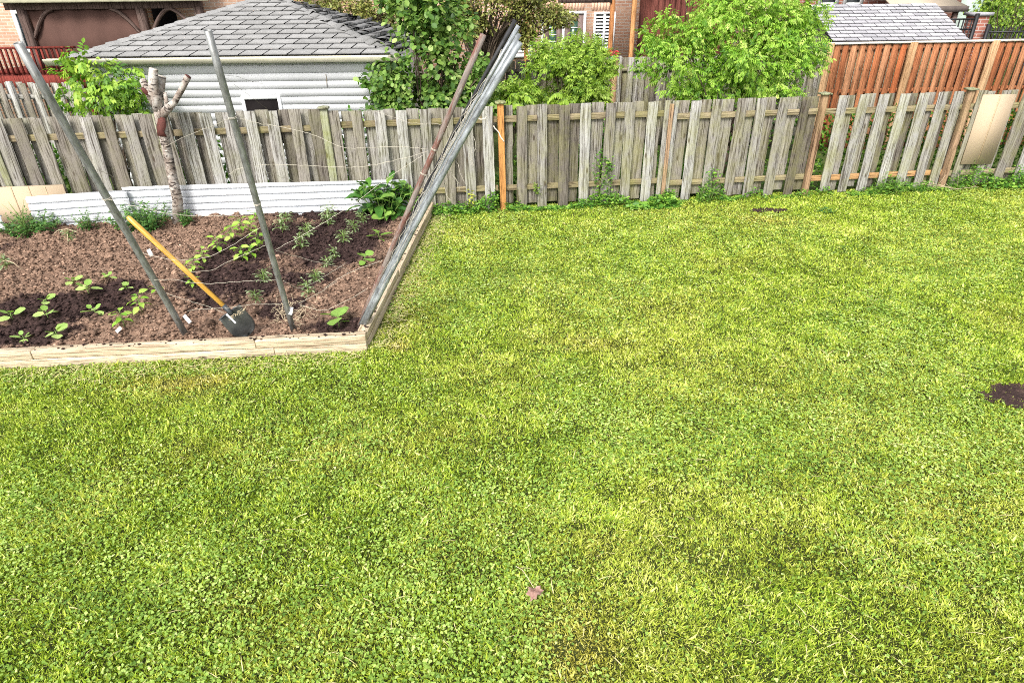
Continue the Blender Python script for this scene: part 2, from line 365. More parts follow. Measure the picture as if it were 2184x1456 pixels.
n = NT('grey_asphalt_shingle', .9, .15)
g = n.noise(n.pos(), 70, 3, .7); g2 = n.noise(n.pos((1, 1, 1)), 2.2, 5, .7)
c = n.mix(1.0, n.ramp(n.attr("rnd"), [(0.0, (.185, .184, .182)), (.5, (.205, .204, .202)), (1.0, (.228, .227, .225))]), n.ramp(g, [(.3, .62), (.7, 1.35)]), 'MULTIPLY')
n.col(n.mix(n.ramp(g2, [(.5, 0.0), (.72, .5)]), c, (.30, .30, .30))); n.bump(g, .4, .004); M['shingle'] = n.m
n = NT('pale_grey_shingle', .85, .2); g = n.noise(n.pos(), 50, 3, .7)
n.col(n.mix(1.0, n.ramp(n.attr("rnd"), [(0.0, (.24, .238, .255)), (1.0, (.37, .365, .385))]), n.ramp(g, [(.3, .8), (.7, 1.15)]), 'MULTIPLY')); M['shingle_pale'] = n.m
M['felt'] = simple('black_roof_felt', (.02, .02, .022), .9, .1)
M['siding'] = simple('white_siding', (.63, .64, .655), .5, .3, 0, .10, 1.3)
M['gutter'] = simple('cream_gutter', (.60, .57, .44), .4, .4, 0, .12, 3)
M['soffit'] = simple('brown_soffit', (.2, .16, .11), .8)
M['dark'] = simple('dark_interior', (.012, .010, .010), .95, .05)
M['white'] = simple('white_painted_frame', (.66, .67, .67), .5, .3, 0, .08, 4)
M['slatshade'] = simple('louvre_white', (.72, .74, .76), .5, .3, 0, .08, 4)
M['doorbrown'] = simple('taupe_door', (.15, .105, .095), .6, .3)
M['glassgreen'] = simple('curtain_reflection_glass', (.045, .10, .07), .12, .6, 0, .6, 5)  # green curtains and reflection painted into the glass colour
M['glass'] = simple('dark_glass', (.02, .03, .035), .08, .7, 0, .5, 3)
M['screen'] = simple('brown_mesh_screen', (.085, .047, .038), .85, .1, 0, .2, 1.2)
M['gazroof'] = simple('olive_canopy', (.26, .25, .17), .8)
M['iron'] = simple('black_iron', (.012, .012, .014), .5, .4)
M['brick_pink'] = brick('pink_buff_brick', (.46, .26, .18), (.58, .39, .28), (.54, .48, .42))
M['brick_red'] = brick('red_brick', (.20, .075, .055), (.27, .11, .08), (.33, .28, .26))
M['roofhouse'] = simple('house_shingle', (.12, .10, .09), .9, .1, 0, .4, 4)
M['palewall'] = simple('pale_green_render', (.38, .46, .42), .8, .2, 0, .1, 2)
M['canopytan'] = simple('tan_canopy', (.45, .38, .29), .8, .2, 0, .1, 2)
M['flower'] = simple('red_pink_petal', (.6, .05, .07), .5, .3, 0, .4, 30)
M['pot'] = simple('teal_pot', (.08, .3, .25), .5, .4)

# ------------------------------------------------------------------ ground, lawn, soil
EX = np.array([1.0, 0, 0]); EY = np.array([0, 1.0, 0]); EZ = np.array([0, 0, 1.0])
FA = R(6.82); FE = A_([math.cos(FA), math.sin(FA), 0]); FN = A_([math.sin(FA), -math.cos(FA), 0]); FO = A_([-.12, 9.75, 0])
def fs(px, py=225, z=1.53):                 # run along the fence line of a photo column
    r = ray(px, py); P0 = FO + EZ * z
    t = ((P0 - CP) @ FN) / (r @ FN); return (CP + r * t - FO) @ FE
def FP(s_, off, z): return FO + FE * s_ + FN * off + EZ * z

BA = R(4.3); BE = A_([math.cos(BA), math.sin(BA), 0]); BN = A_([-math.sin(BA), math.cos(BA), 0])
BC = A_([-1.385, 5.26, 0])                  # outer front right corner of the bed
BD = nrm(A_([.19, 4.28, 0])); BS = A_([-BD[1], BD[0], 0])   # right side of the bed, BS points into the bed
BFAR = 4.33
def in_bed(x, y, m=0.0):
    q = np.stack([x - BC[0], y - BC[1]], -1)
    return ((q @ BN[:2]) > -m) & ((q @ BS[:2]) > -m)

def grid(x0, x1, y0, y1, dx, zf, mat, name, mask=None, aux=None, kind='structure', smooth=True):
    nx = int((x1 - x0) / dx) + 1; ny = int((y1 - y0) / dx) + 1
    X, Y = np.meshgrid(np.linspace(x0, x1, nx), np.linspace(y0, y1, ny), indexing='ij')
    V = np.stack([X, Y, zf(X, Y)], -1).reshape(-1, 3)
    i, j = np.meshgrid(np.arange(nx - 1), np.arange(ny - 1), indexing='ij'); a = (i * ny + j).ravel()
    Q = np.stack([a, a + ny, a + ny + 1, a + 1], 1)
    if mask is not None:
        c = V[Q].mean(1); Q = Q[mask(c[:, 0], c[:, 1])]
        used = np.unique(Q); mp = np.zeros(len(V), int); mp[used] = np.arange(len(used)); V = V[used]; Q = mp[Q]
    mb = MB(); mb.add(V, Q, .5, V, 0.0 if aux is None else aux(V[:, 0], V[:, 1]))
    o = mb.build(name, mat, smooth=smooth); tag(o, kind=kind); return o

BARE = [(gp(2165, 845), .25, .17), (gp(1640, 450), .28, .1)]       # bare earth spots in the lawn
def bare(x, y):
    v = np.zeros(np.shape(x))
    for p, rx, ry in BARE:
        d = np.sqrt(((x - p[0]) / rx) ** 2 + ((y - p[1]) / ry) ** 2) + (fbm(x, y, 9, 3) - .5) * 1.5
        v = np.maximum(v, np.clip((1.15 - d) * 4, 0, 1))
    return v
def lawnz(x, y): return (fbm(x, y, .9, 3) - .5) * .035 + (fbm(x, y, 6, 2) - .5) * .012 - bare(x, y) * .02
mb = MB(); mb.add([(-150, -40, -.12), (150, -40, -.12), (150, 400, -.12), (-150, 400, -.12)], A_([[0, 1, 2, 3]]))
tag(mb.build('ground', M['ground']), kind='structure')
def fence_side(x, y): return ((x - FO[0]) * FN[0] + (y - FO[1]) * FN[1])
grid(-9, 13, -.5, 11.6, .05, lambda x, y: lawnz(x, y), M['thatch'], 'lawn', lambda x, y: (fence_side(x, y) > -.25) & ~in_bed(x, y, -.06), None)
o = grid(BARE[0][0][0] - .6, BARE[0][0][0] + .9, BARE[0][0][1] - .5, BARE[0][0][1] + .5, .02, lambda x, y: lawnz(x, y) + .004 + fbm(x, y, 14, 3) * .02, M['soil'], 'bare_soil', lambda x, y: bare(x, y) > .25, lambda x, y: .62 + 0 * x)
o = grid(BARE[1][0][0] - .5, BARE[1][0][0] + .5, BARE[1][0][1] - .4, BARE[1][0][1] + .4, .02, lambda x, y: lawnz(x, y) + .004 + fbm(x, y, 14, 3) * .02, M['soil'], 'bare_soil_spot', lambda x, y: bare(x, y) > .25, lambda x, y: .75 + 0 * x)

WET = [((130, 650), 1.0, .55, 1), ((40, 700), .8, .35, 1), ((250, 610), .5, .3, .9), ((470, 540), .35, .9, .9), ((430, 590), .5, .5, .7), ((620, 500), .7, .8, 1), ((720, 520), .8, 1.0, 1), ((760, 470), .8, .6, 1),
       ((640, 590), .5, .4, .8), ((600, 650), .35, .3, .9), ((740, 690), .55, .22, 1), ((690, 455), 1.4, .3, .8), ((480, 640), .4, .3, .7), ((560, 610), .3, .4, .7), ((60, 470), 1.2, .25, .6), ((20, 520), .4, .5, .6), ((180, 490), .5, .2, .5), ((500, 590), 1.0, 1.0, .72), ((560, 520), .9, .9, .8), ((400, 660), .5, .2, .5), ((300, 560), .5, .25, .45)]
WETW = [(gp(p[0], p[1], .14), rx, ry, k) for p, rx, ry, k in WET]
def wet(x, y):
    v = np.full(np.shape(x), .14)
    for p, rx, ry, k in WETW:
        v = np.maximum(v, k * np.exp(-(((x - p[0]) / rx) ** 2 + ((y - p[1]) / ry) ** 2) * 1.2))
    return v + (fbm(x, y, 2.5, 4) - .5) * .45
FEET = [gp(401, 716, .12), gp(628, 705, .12), gp(766, 690, .12)]
def soilz(x, y):
    return .10 + (fbm(x, y, 1.3, 3) - .5) * .09 + (fbm(x, y, 7, 4) - .5) * .10 + (fbm(x, y, 26, 3) - .5) * .07 + np.clip((y - 8.2) * .04, 0, .05) + sum(.05 * np.exp(-((x - q[0]) ** 2 + (y - q[1]) ** 2) / .006) for q in FEET)
grid(-8.5, -1.2, 4.6, 9.9, .016, soilz, M['soil'], 'soil', lambda x, y: in_bed(x, y, -.09) & (fence_side(x, y) > -.1), wet)
# clods and small stones lying on the bed
N = 34000
X = rng.uniform(-7.6, -1.3, N); Y = rng.uniform(4.9, 9.8, N); k = in_bed(X, Y, -.13) & (fence_side(X, Y) > .1) & (np.abs(X) < Y * .95 + .5); X = X[k]; Y = Y[k]; N = len(X)
oc = A_([(1, 0, 0), (-1, 0, 0), (0, 1, 0), (0, -1, 0), (0, 0, 1), (0, 0, -1), (.6, .6, .5), (-.6, .6, .5), (.6, -.6, .5), (-.6, -.6, .5)])
of = A_([[0, 6, 8], [6, 2, 7], [7, 1, 9], [9, 3, 8], [6, 7, 4], [7, 9, 4], [9, 8, 4], [8, 6, 4], [0, 2, 6], [2, 1, 7], [1, 3, 9], [3, 0, 8], [2, 0, 5], [1, 2, 5], [3, 1, 5], [0, 3, 5]])
sz = .006 + .017 * rng.random(N) ** 2.2 + (rng.random(N) < .035) * rng.random(N) * .028
Vc = oc[None] * (1 + (rng.random((N, 10, 3)) - .5) * .7) * sz[:, None, None] * A_([1.15, 1, .8])
Vc = Vc + np.stack([X, Y, soilz(X, Y) + sz * .3], -1)[:, None]
mb = MB(); mb.add(Vc.reshape(-1, 3), (np.arange(N)[:, None, None] * 10 + of[None]).reshape(-1, 3), np.repeat(rng.random(N), 10), None, np.repeat(wet(X, Y), 10))
tag(mb.build('soil_clods', M['soil']), kind='stuff')

# ------------------------------------------------------------------ grass, clover
DRY = [((420, 812), .42, .10, 1.3), ((850, 740), .10, .14, 1.3), ((1250, 735), .45, .18, .55), ((1000, 505), .7, .25, .45), ((1500, 640), .6, .4, .35), ((950, 930), .5, .3, .4), ((450, 960), .5, .25, .45), ((1230, 1400), .25, .2, .8),
       ((700, 940), .4, .25, .4), ((1900, 560), .8, .3, .3), ((1640, 470), .5, .25, .6), ((500, 1290), .25, .15, .5), ((1240, 1170), .35, .2, .4), ((880, 600), .3, .9, .35), ((1980, 1080), .5, .3, .3), ((350, 830), .5, .1, .6), ((1180, 1300), .3, .2, .4)]
DRYW = [(gp(*p), rx, ry, k) for p, rx, ry, k in DRY]
def dryness(x, y):
    v = np.clip((fbm(x, y, 1.1, 4) - .44) * 2.0, 0, .38)
    for p, rx, ry, k in DRYW:
        v = v + k * np.exp(-(((x - p[0]) / rx) ** 2 + ((y - p[1]) / ry) ** 2) * 1.1) * (.6 + .8 * fbm(x, y, 7, 2))
    return v
def cloverness(x, y): return np.clip((fbm(x + 40, y - 13, .75, 4) - .46) * 4 + .35, 0.12, 1) * np.clip(1 - 1.1 * np.clip(dryness(x, y) - .5, 0, 1), 0, 1)
def sample(n, ylo, yhi):
    y = rng.uniform(ylo, yhi, n); x = rng.uniform(-1, 1, n) * (y * .86 + 1.25)
    k = (fence_side(x, y) > -.12) & ~in_bed(x, y, .005); return x[k], y[k]
G = MB()
for ylo, yhi, dens, wd in ((1.0, 3.0, 21000, 1.25), (3.0, 5.0, 15000, 1.4), (5.0, 7.5, 10000, 1.75), (7.5, 11.2, 6500, 2.3)):
    area = (yhi - ylo) * 2 * ((ylo + yhi) / 2 * .86 + 1.25)
    x, y = sample(int(area * dens), ylo, yhi); b = bare(x, y); k = rng.random(len(x)) > b * .86; x = x[k]; y = y[k]; N = len(x)
    dr = dryness(x, y)
    an = rng.uniform(0, 2 * math.pi, N); lean = rng.uniform(.25, 1.5, N)
    # mower stripes and tufts comb blades over together
    fa = fbm(x, y, 2.2, 3) * 9; an = np.where(rng.random(N) < .3, fa + rng.normal(0, .6, N), an)
    d = np.stack([np.cos(an) * lean, np.sin(an) * lean, np.ones(N)], -1)
    nv = np.stack([np.cos(an) * .3, np.sin(an) * .3, np.ones(N)], -1) + rng.normal(0, .5, (N, 3))
    tuft = np.clip(fbm(x, y, 11, 2) * .8 + .5, .75, 1.2)
    ln = rng.uniform(.022, .039, N) * tuft * (1 - .2 * np.clip(dr - .6, 0, 1)) * (1 + .25 * (rng.random(N) < .03) * 3)
    rv = np.clip(.50 + (fbm(x, y, 4, 3) - .5) * .6 + rng.normal(0, .30, N), 0, 1)
    ax = np.clip(dr * .8 + rng.normal(0, .14, N), 0, 1)
    wid = wd * .0042 / (.1 * ln.mean())
    G.leaves(np.stack([x, y, lawnz(x, y) - .003], -1), d, nv, ln, 'blade', rv, wid, ax)
tag(G.build('grass', M['grass']), kind='stuff')
# longer uncut grass against the timbers
C_ = MB(); K = MB()
for ylo, yhi, dens, s0 in ((1.0, 3.2, 3200, 1.0), (3.2, 5.5, 1900, 1.15), (5.5, 11, 950, 1.4)):
    area = (yhi - ylo) * 2 * ((ylo + yhi) / 2 * .86 + 1.25)
    x, y = sample(int(area * dens), ylo, yhi); k = rng.random(len(x)) < cloverness(x, y) * (1 - bare(x, y)); x = x[k]; y = y[k]; N = len(x)
    z = lawnz(x, y) + rng.uniform(.012, .036, N); a0 = rng.uniform(0, 6.28, N); rv = np.clip(.42 + rng.normal(0, .23, N) + (fbm(x, y, 3, 2) - .5) * .6, 0, 1)
    tl = rng.normal(0, .28, (N, 2))
    for q in range(3):
        a = a0 + q * 2.094 + rng.normal(0, .12, N); d = np.stack([np.cos(a), np.sin(a), (tl[:, 0] * np.cos(a) + tl[:, 1] * np.sin(a)) + .05], -1)
        nv = np.stack([-tl[:, 0], -tl[:, 1], np.ones(N)], -1)
        C_.leaves(np.stack([x, y, z], -1), d, nv, rng.uniform(.006, .0115, N) * s0, 'round', rv, 1.15)
tag(C_.build('clover', M['clover']), kind='stuff')
# pale clippings along the bed and strewn on the lawn
N = 2600; t = rng.uniform(0, 1, N) ** 1; side = rng.random(N) < .62
px = np.where(side, 0, 0); P = np.zeros((N, 2)); s_ = rng.uniform(0, 4.2, N); o_ = np.abs(rng.normal(0, .16, N)) + .02
P[side] = (BC[:2] + BD[:2] * s_[side, None] - BS[:2] * o_[side, None]); s2 = rng.uniform(0, 3.4, N)
P[~side] = (BC[:2] - BE[:2] * s2[~side, None] - BN[:2] * (np.abs(rng.normal(0, .16, N)) + .03)[~side, None])
N2 = 1500; xx, yy = sample(N2, 1.2, 9.5); P = np.concatenate([P, np.stack([xx, yy], -1)]); N = len(P)
a = rng.uniform(0, 6.28, N); d = np.stack([np.cos(a), np.sin(a), rng.normal(.05, .2, N)], -1)
K.leaves(np.concatenate([P, (lawnz(P[:, 0], P[:, 1]) + rng.uniform(.015, .045, N))[:, None]], 1), d, np.tile(EZ, (N, 1)) + rng.normal(0, .3, (N, 3)), rng.uniform(.03, .10, N), 'blade', None, .5)
tag(K.build('grass_clippings', M['clip']), kind='stuff')

# ------------------------------------------------------------------ raised bed edging
bed = thing('raised_bed_edging', 'two-high pale timber edging around the vegetable bed, soil crumbs on top', 'garden edging', BC)
def timber(p, q, inward, z0, h=.084, wd=.098, lab=None):
    p = np.asarray(p, float); q = np.asarray(q, float); m = (p + q) / 2 + inward * wd / 2 + EZ * (z0 + h / 2)
    mb = MB(); dd = (q - p) / 2; mb.box(m, inward * wd / 2, EZ * h / 2, dd, None, 8, .02); o = mb.build('timber', M['timber'], bed, bevel=.006)
    return o
Fp = lambda s_: BC - BE * s_
Sp = lambda s_: BC + BD * s_
timber(Fp(.0), Fp(.86), BN, .0); timber(Fp(.863), Fp(3.6), BN, .0); timber(Fp(3.603), Fp(7.2), BN, .0)
timber(Fp(0) + BN * .002, Fp(1.02) + BN * .002, BN, .0885); timber(Fp(1.023) + BN * .002, Fp(3.02) + BN * .002, BN, .0885); timber(Fp(3.024) - BN * .004, Fp(7.2) - BN * .004, BN, .0885)
timber(Sp(.102), Sp(2.1), BS, 0.0); timber(Sp(2.103), Sp(BFAR), BS, 0.0)
timber(Sp(.102) + BS * .003, Sp(1.62) + BS * .003, BS, .0885); timber(Sp(1.624) - BS * .012, Sp(BFAR) - BS * .012, BS, .0885)
# crumbs of soil on the timbers
N = 170; s_ = rng.uniform(.05, 4.2, N); s2 = rng.uniform(0.05, 3.2, N); w_ = rng.uniform(.008, .092, N)
Pp = np.where((rng.random(N) < .6)[:, None], BC + BD * s_[:, None] + BS * w_[:, None], BC - BE * s2[:, None] + BN * w_[:, None])
sz = .003 + .011 * rng.random(N) ** 2.5
Vc = oc[None] * (1 + (rng.random((N, 10, 3)) - .5) * .8) * sz[:, None, None] * A_([1.5, 1.3, .7]) + (Pp + EZ * (.1735) + EZ * sz[:, None] * .4)[:, None]
mb = MB(); mb.add(Vc.reshape(-1, 3), (np.arange(N)[:, None, None] * 10 + of[None]).reshape(-1, 3), np.repeat(rng.random(N), 10) * .6, None, .9)
tag(mb.build('soil_crumbs', M['soil']), kind='stuff')

# ------------------------------------------------------------------ front fence
fence = thing('board_fence', 'long weathered grey board-on-board fence behind the vegetable bed and lawn', 'fence', FO)
def board(mb, s_, off, z0, z1, wd, tilt=0.0, tiltn=0.0, thk=.019, rnd=None):
    p = FP(s_, off, z0); q = FP(s_ + tilt, off + tiltn, z1)
    mb.bar(p, q, wd, thk, FE, rnd, 9, .05)
fronts = [-92, -45, -22, 23, 70, 120, 172, 220, 266, 308, 345, 391, 436, 489, 528, 577, 625, 668, 709, 759, 808, 855, 903, 950, 997, 1040, 1111, 1158, 1205, 1251, 1300, 1344, 1391, 1421, 1437, 1482, 1528, 1578, 1622, 1668, 1713, 1794, 1835, 1877, 1920, 1962, 2002, 2036, 2082, 2132, 2178, 2222, 2266, 2312, 2360]
posts_px = [(-40, 'g'), (330, 'g'), (690, 'g'), (1066, 'o'), (1429, 'b'), (1752, 'b'), (2057, 'b'), (2400, 'g')]
S_f = [fs(x) for x in fronts]
bays = [(-99, 690), (690, 1066), (1066, 1429), (1429, 1752), (1752, 2057), (2057, 9999)]
def topz(s_): return 1.575 if s_ < -2.5 else 1.535 + .0 * s_
for bi, (a, b) in enumerate(bays):
    mbf = MB()
    idx = [i for i, x in enumerate(fronts) if a <= x < b]
    for i in idx:
        s_ = S_f[i]; x = fronts[i]; wd = .155 if x not in (1421, 1437) else .09
        if 2080 < x < 2185 and x != 2178: z0 = .04
        else: z0 = rng.uniform(.01, .06)
        if x in (120, 489, 308): wd = .19
        rv = None
        if x in (391 + 45, 436, 528, 855, 1040, 1391, 1877 + 43, 1920, 1391): rv = .8
        board(mbf, s_, .045, z0, topz(s_) + rng.normal(0, .008), wd + rng.normal(0, .004), rng.normal(0, .014), rng.normal(0, .006), rnd=rv)
        if i + 1 < len(fronts) and x != 1421:
            s2 = (s_ + S_f[i + 1]) / 2; gap = S_f[i + 1] - s_
            if gap > .5: s2 = s_ + .2
            board(mbf, s2 + rng.normal(0, .01), -.045, rng.uniform(.03, .09), topz(s_) + rng.normal(-.008, .006), min(.19, gap * .56), rng.normal(0, .012), rnd=rng.random() * .36)
    if bi == 5:
        pass
    mbf.build('board_panel', M['fence_r'] if bi >= 2 else M['fence'], fence, bevel=.0015)
# rails (between the front and back boards)
rl = [(-3, 690, 1.31, .40), (690, 1066, 1.345, .33), (1066, 1429, 1.35, .33), (1429, 1752, 1.305, .29), (1752, 2057, 1.30, .26), (2057, 2420, 1.30, .24)]
for a, b, zu, zl in rl:
    sa = fs(a) if a > 0 else -8.2; sb = fs(b)
    for z in (zu, zl):
        mb = MB(); mb.bar(FP(sa + .05, 0, z), FP(sb - .05, 0, z + .005), .085, .036, EZ, None, 4, .03)
        fr = (a == 1752 and z == zl); o = mb.build('rail', M['fresh_rail'] if fr else M['rail'], fence, bevel=.002)
        if fr: o["label"] = 'lighter brown lower rail'
for x, kd in posts_px:
    s_ = fs(x); mb = MB(); m = {'g': M['postgrey'], 'o': M['postorange'], 'b': M['postbrown']}[kd]
    of_ = {'g': .035, 'o': .06, 'b': .04}[kd]; wd = .088 if kd != 'o' else .09
    if x == 1429: wd = .06; of_ = .085
    if x == 690: wd = .11
    z1 = 1.58 if kd != 'b' else 1.56
    if x == 1429: z1 = 1.50
    mb.bar(FP(s_ + (.02 if kd == 'o' else 0), of_, -.1), FP(s_, of_, z1), wd, .085 if x != 1429 else .03, FE, None, 6, .02)
    po = mb.build('post', m, fence, bevel=.004)
    if kd == 'o': po["label"] = 'newer orange post with square cap'
    if x == 1429: po["label"] = 'narrow orange-brown batten'
    if x in (690, 1066, 1752, 2057):
        mb = MB(); cz = z1 + .012; cs = .075
        mb.box(FP(s_, of_, cz), FE * cs, FN * cs, EZ * .012, None); V = [FP(s_ - cs * .9, of_ - cs * .9, cz + .012), FP(s_ + cs * .9, of_ - cs * .9, cz + .012), FP(s_ + cs * .9, of_ + cs * .9, cz + .012), FP(s_ - cs * .9, of_ + cs * .9, cz + .012), FP(s_, of_, cz + .03)]
        mb.add(V, A_([[0, 4, 1], [1, 4, 2], [2, 4, 3], [3, 4, 0]])); mb.build('post_cap', M['postgrey'], po, org=FO)
# tan board leaning on the fence at the right
q = [(2097, 202), (2167, 201), (2113, 350), (2048, 350)]
Pq = []
for x, y in q:
    r = ray(x, y); P0 = FO + FN * .075; Pq.append(CP + r * (((P0 - CP) @ FN) / (r @ FN)))
Pq = A_(Pq); th = FN * .012
mb = MB(); mb.add(np.concatenate([Pq + th, Pq - th * .5]), [A_([[3, 2, 1, 0], [4, 5, 6, 7]]), A_([[0, 1, 5, 4], [1, 2, 6, 5], [2, 3, 7, 6], [3, 0, 4, 7]])], .5, np.concatenate([Pq, Pq]))
pb = mb.build('particle_board', M['osb'], org=Pq[3]); tag(pb, 'tan particle board sheet fixed upright on the grey fence, brown seam down its middle', 'board')
mb = MB(); c0 = Pq[0] * .48 + Pq[1] * .52; c1 = Pq[3] * .48 + Pq[2] * .52; mb.bar(c0 + th * 1.15, c1 + th * 1.15, .022, .005, FE); mb.build('seam', M['osbdark'], pb)

# ------------------------------------------------------------------ corrugated strips and board behind the bed
def corr(x0, x1, off, z0, z1, z0b, z1b, label, pitch=.10):
    s0 = fs(x0, 420, .4); s1 = fs(x1, 420, .4); ns = 90; na = 14; V = []
    for i in range(na + 1):
        t = i / na; s_ = s0 + (s1 - s0) * t; za = z0 + (z0b - z0) * t; zb = z1 + (z1b - z1) * t; wv = .008 * math.sin(i * 1.9)
        for j in range(ns + 1):
            u = j / ns; z = za + (zb - za) * u; ph = (z - za) / pitch; fr = ph % 1
            dep = .02 * (1 if fr < .74 else -1 if .80 < fr < .94 else (1 - 2 * (fr - .74) / .06) if fr <= .80 else (-1 + 2 * (fr - .94) / .06))
            V.append(FP(s_, off + wv + dep * .8, z))
    a = (np.arange(na)[:, None] * (ns + 1) + np.arange(ns)[None]).ravel()
    Q = np.stack([a, a + ns + 1, a + ns + 2, a + 1], 1); mb = MB(); mb.add(V, Q)
    o = mb.build('corrugated_sheet', M['metal'], org=FP((s0 + s1) / 2, off, z0)); m = o.modifiers.new('s', 'SOLIDIFY'); m.thickness = .002
    tag(o, label, 'metal sheet', 'white corrugated sheets along the fence'); return o
corr(75, 290, .22, .07, .56, .10, .60, 'white corrugated sheet leaning beside the tan board, left of the stump')
corr(278, 388, .16, .08, .63, .08, .625, 'short white corrugated sheet directly behind the birch stump')
corr(384, 872, .13, .05, .62, .02, .56, 'longest white corrugated sheet, right of the stump to the leafy plant')
corr(-120, 22, .34, .08, .40, .06, .36, 'low white corrugated sheet at the left edge below the tan board')
s0, s1 = fs(-40, 420, .4), fs(142, 385, .5)
mb = MB(); mb.box(FP((s0 + s1) / 2, .125, .36), FE * (s1 - s0) / 2, FN * .008, EZ * .33)
pb = mb.build('particle_board', M['osb'], org=FP((s0 + s1) / 2, .15, .03)); tag(pb, 'low tan particle board leaning on the fence behind the left corrugated sheet', 'board')
for x in (36, 73, 108):
    mb = MB(); mb.bar(FP(fs(x, 400, .5), .136, .04), FP(fs(x, 400, .5) - .0, .136, .685), .014, .004, FE); mb.build('seam', M['osbdark'], pb)

# ------------------------------------------------------------------ birch stump
bb = FP(fs(386, 440, .2), .30, .10); YB = bb[1]
st = thing('birch_stump', 'pollarded birch trunk with cut white limbs and peeling bark in front of the fence', 'tree stump', bb)
def wp(x, y, dy=0.0): return at(x, y, YB + dy)
mb = MB(); mb.tube([bb - EZ * .1, wp(378, 425), wp(368, 380), wp(358, 330), wp(350, 290), wp(345, 262), wp(340, 240), wp(337, 224)], [.08, .07, .063, .06, .066, .075, .07, .055], 18, True, bumpy=.16)
for k_ in range(7):
    p = wp(*[(372, 400), (362, 345), (353, 312), (350, 300), (344, 255), (366, 372), (356, 322)][k_], -.07); mb.tube([p - A_([.03, 0, .0]), p, p + A_([.03, -.0, .004])], [.006, .014, .006], 6)
trunk = mb.build('trunk', M['birch'], st, smooth=True)
def limb(pts, r, cutm='birchcut'):
    mb = MB(); mb.tube(pts, r, 12, True, bumpy=.2); l = mb.build('limb', M['birch'], st, smooth=True)
    e = pts[-1]; d = nrm(pts[-1] - pts[-2]); mb = MB(); mb.tube([e - d * .004, e + d * .005], [r[-1] * .98, r[-1] * .93], 12, True); mb.build('cut_face', M[cutm], l, org=bb)
limb([wp(338, 235), wp(332, 205, -.02), wp(326, 180, -.03), wp(327, 148, -.03)], [.072, .062, .058, .052])
limb([wp(336, 230, .06), wp(340, 200, .1), wp(343, 163, .12)], [.062, .062, .066])
limb([wp(334, 228), wp(318, 200, -.03), wp(305, 172, .04)], [.056, .045, .045])
limb([wp(342, 250, -.03), wp(358, 232, -.04), wp(372, 218, -.04), wp(388, 190, -.03), wp(401, 163, -.02)], [.062, .05, .04, .036, .04], 'birchpeel')
limb([wp(352, 248), wp(356, 225, .0), wp(352, 198, .03)], [.04, .03, .022])
mb = MB(); mb.tube([wp(322, 205, -.03), wp(308, 194, -.06), wp(302, 188, -.07)], [.04, .03, .018], 9, bumpy=.2); mb.build('broken_branch', M['birchpeel'], st)
pe = [wp(338, 248, -.078), wp(352, 252, -.082), wp(354, 270, -.086), wp(350, 282, -.084), wp(356, 292, -.08), wp(336, 290, -.08), wp(334, 272, -.086)]
mb = MB(); mb.add(pe, A_([[0, 6, 5, 4, 3, 2, 1]])); o = mb.build('peeled_patch', M['birchpeel'], trunk, org=bb); m = o.modifiers.new('s', 'SOLIDIFY'); m.thickness = .01; m.offset = 0

# ------------------------------------------------------------------ poles
def pole(name, label, a, b, r, mat, hollow=True, group=None, bend=0.0, sides=16):
    t = np.linspace(0, 1, 9)[:, None]; pts = a + (b - a) * t; pts = pts + A_([0, 0, -bend]) * np.sin(t * math.pi)
    mb = MB(); mb.tube(pts, r, sides, True, hollow=hollow); o = mb.build(name, mat, smooth=False, org=a)
    me = o.data; 
    for p in me.polygons: p.use_smooth = len(p.vertices) == 4
    tag(o, label, 'pole', group); return o
p1a = gp(401, 722, .08); p1b = pt(38, 92, 4.25)
pole('metal_pole', 'grey steel pole leaning left of the shovel, leftmost in the bed', p1a, p1b, .030, M['pole'])
p2a = gp(628, 712, .08); p2b = pt(443, 65, 4.3)
pole('metal_pole', 'grey steel pole standing between shovel and leaning bundle', p2a, p2b, .0265, M['pole'])
p3a = gp(766, 694, .13); p3b = pt(1031, 74, 4.75)
pole('rusty_pole', 'rusty red-brown pole leaning right beside the bundle of tied poles', p3a, p3b, .0245, M['rust'])
gb = 'poles tied in the leaning bundle'
b0 = gp(772, 694, .15); b1 = gp(778, 688, .2); b2 = gp(787, 690, .2)
BT = pt(1106, 54, 4.75); BB_ = gp(782, 690, .20)
pole('metal_pole', 'bright galvanised pole, thickest and lowest of the tied bundle', gp(779, 690, .18), pt(1109, 90, 4.72), .0245, M['polebright'], True, gb, -.06)
pole('metal_pole', 'galvanised pole in the middle of the tied bundle', gp(774, 690, .18), pt(1108, 73, 4.80), .018, M['polebright'], True, gb, -.06)
pole('metal_pole', 'galvanised pole next to the black one in the tied bundle', gp(770, 690, .18), pt(1106, 55, 4.88), .017, M['polebright'], True, gb, -.06)
pole('black_pole', 'thin black pole at the upper left of the tied bundle', gp(769, 690, .17), pt(1099, 43, 4.95), .016, M['blackpole'], True, gb, -.06)

# ------------------------------------------------------------------ shovel
tip = gp(532, 716, .10) + EZ * .02
hd = pt(272, 462, 5.62); sh_dir = nrm(hd - tip)
blade_top = pt(492, 668, 5.93); print('shovel length', np.linalg.norm(hd - tip), 'pole1', np.linalg.norm(p1b - p1a), 'bundle', np.linalg.norm(BT - BB_))
sv = thing('shovel', 'round-point shovel with yellow wooden handle and dark blade standing at the bed edge', 'shovel', tip)
ax = nrm(hd - blade_top)
mb = MB(); s0 = pt(480, 655, 5.90); mb.tube([s0, s0 + (hd - s0) * .5, s0 + (hd - s0) * .93, s0 + (hd - s0) * .985, hd], [.0215, .022, .024, .022, .013], 14); mb.build('handle', M['handle'], sv, smooth=True)
mb = MB(); mb.tube([s0 + ax * .02, s0 - ax * .05, blade_top - ax * .03], [.0245, .0225, .016], 12); mb.build('socket', M['socket'], sv, smooth=True)
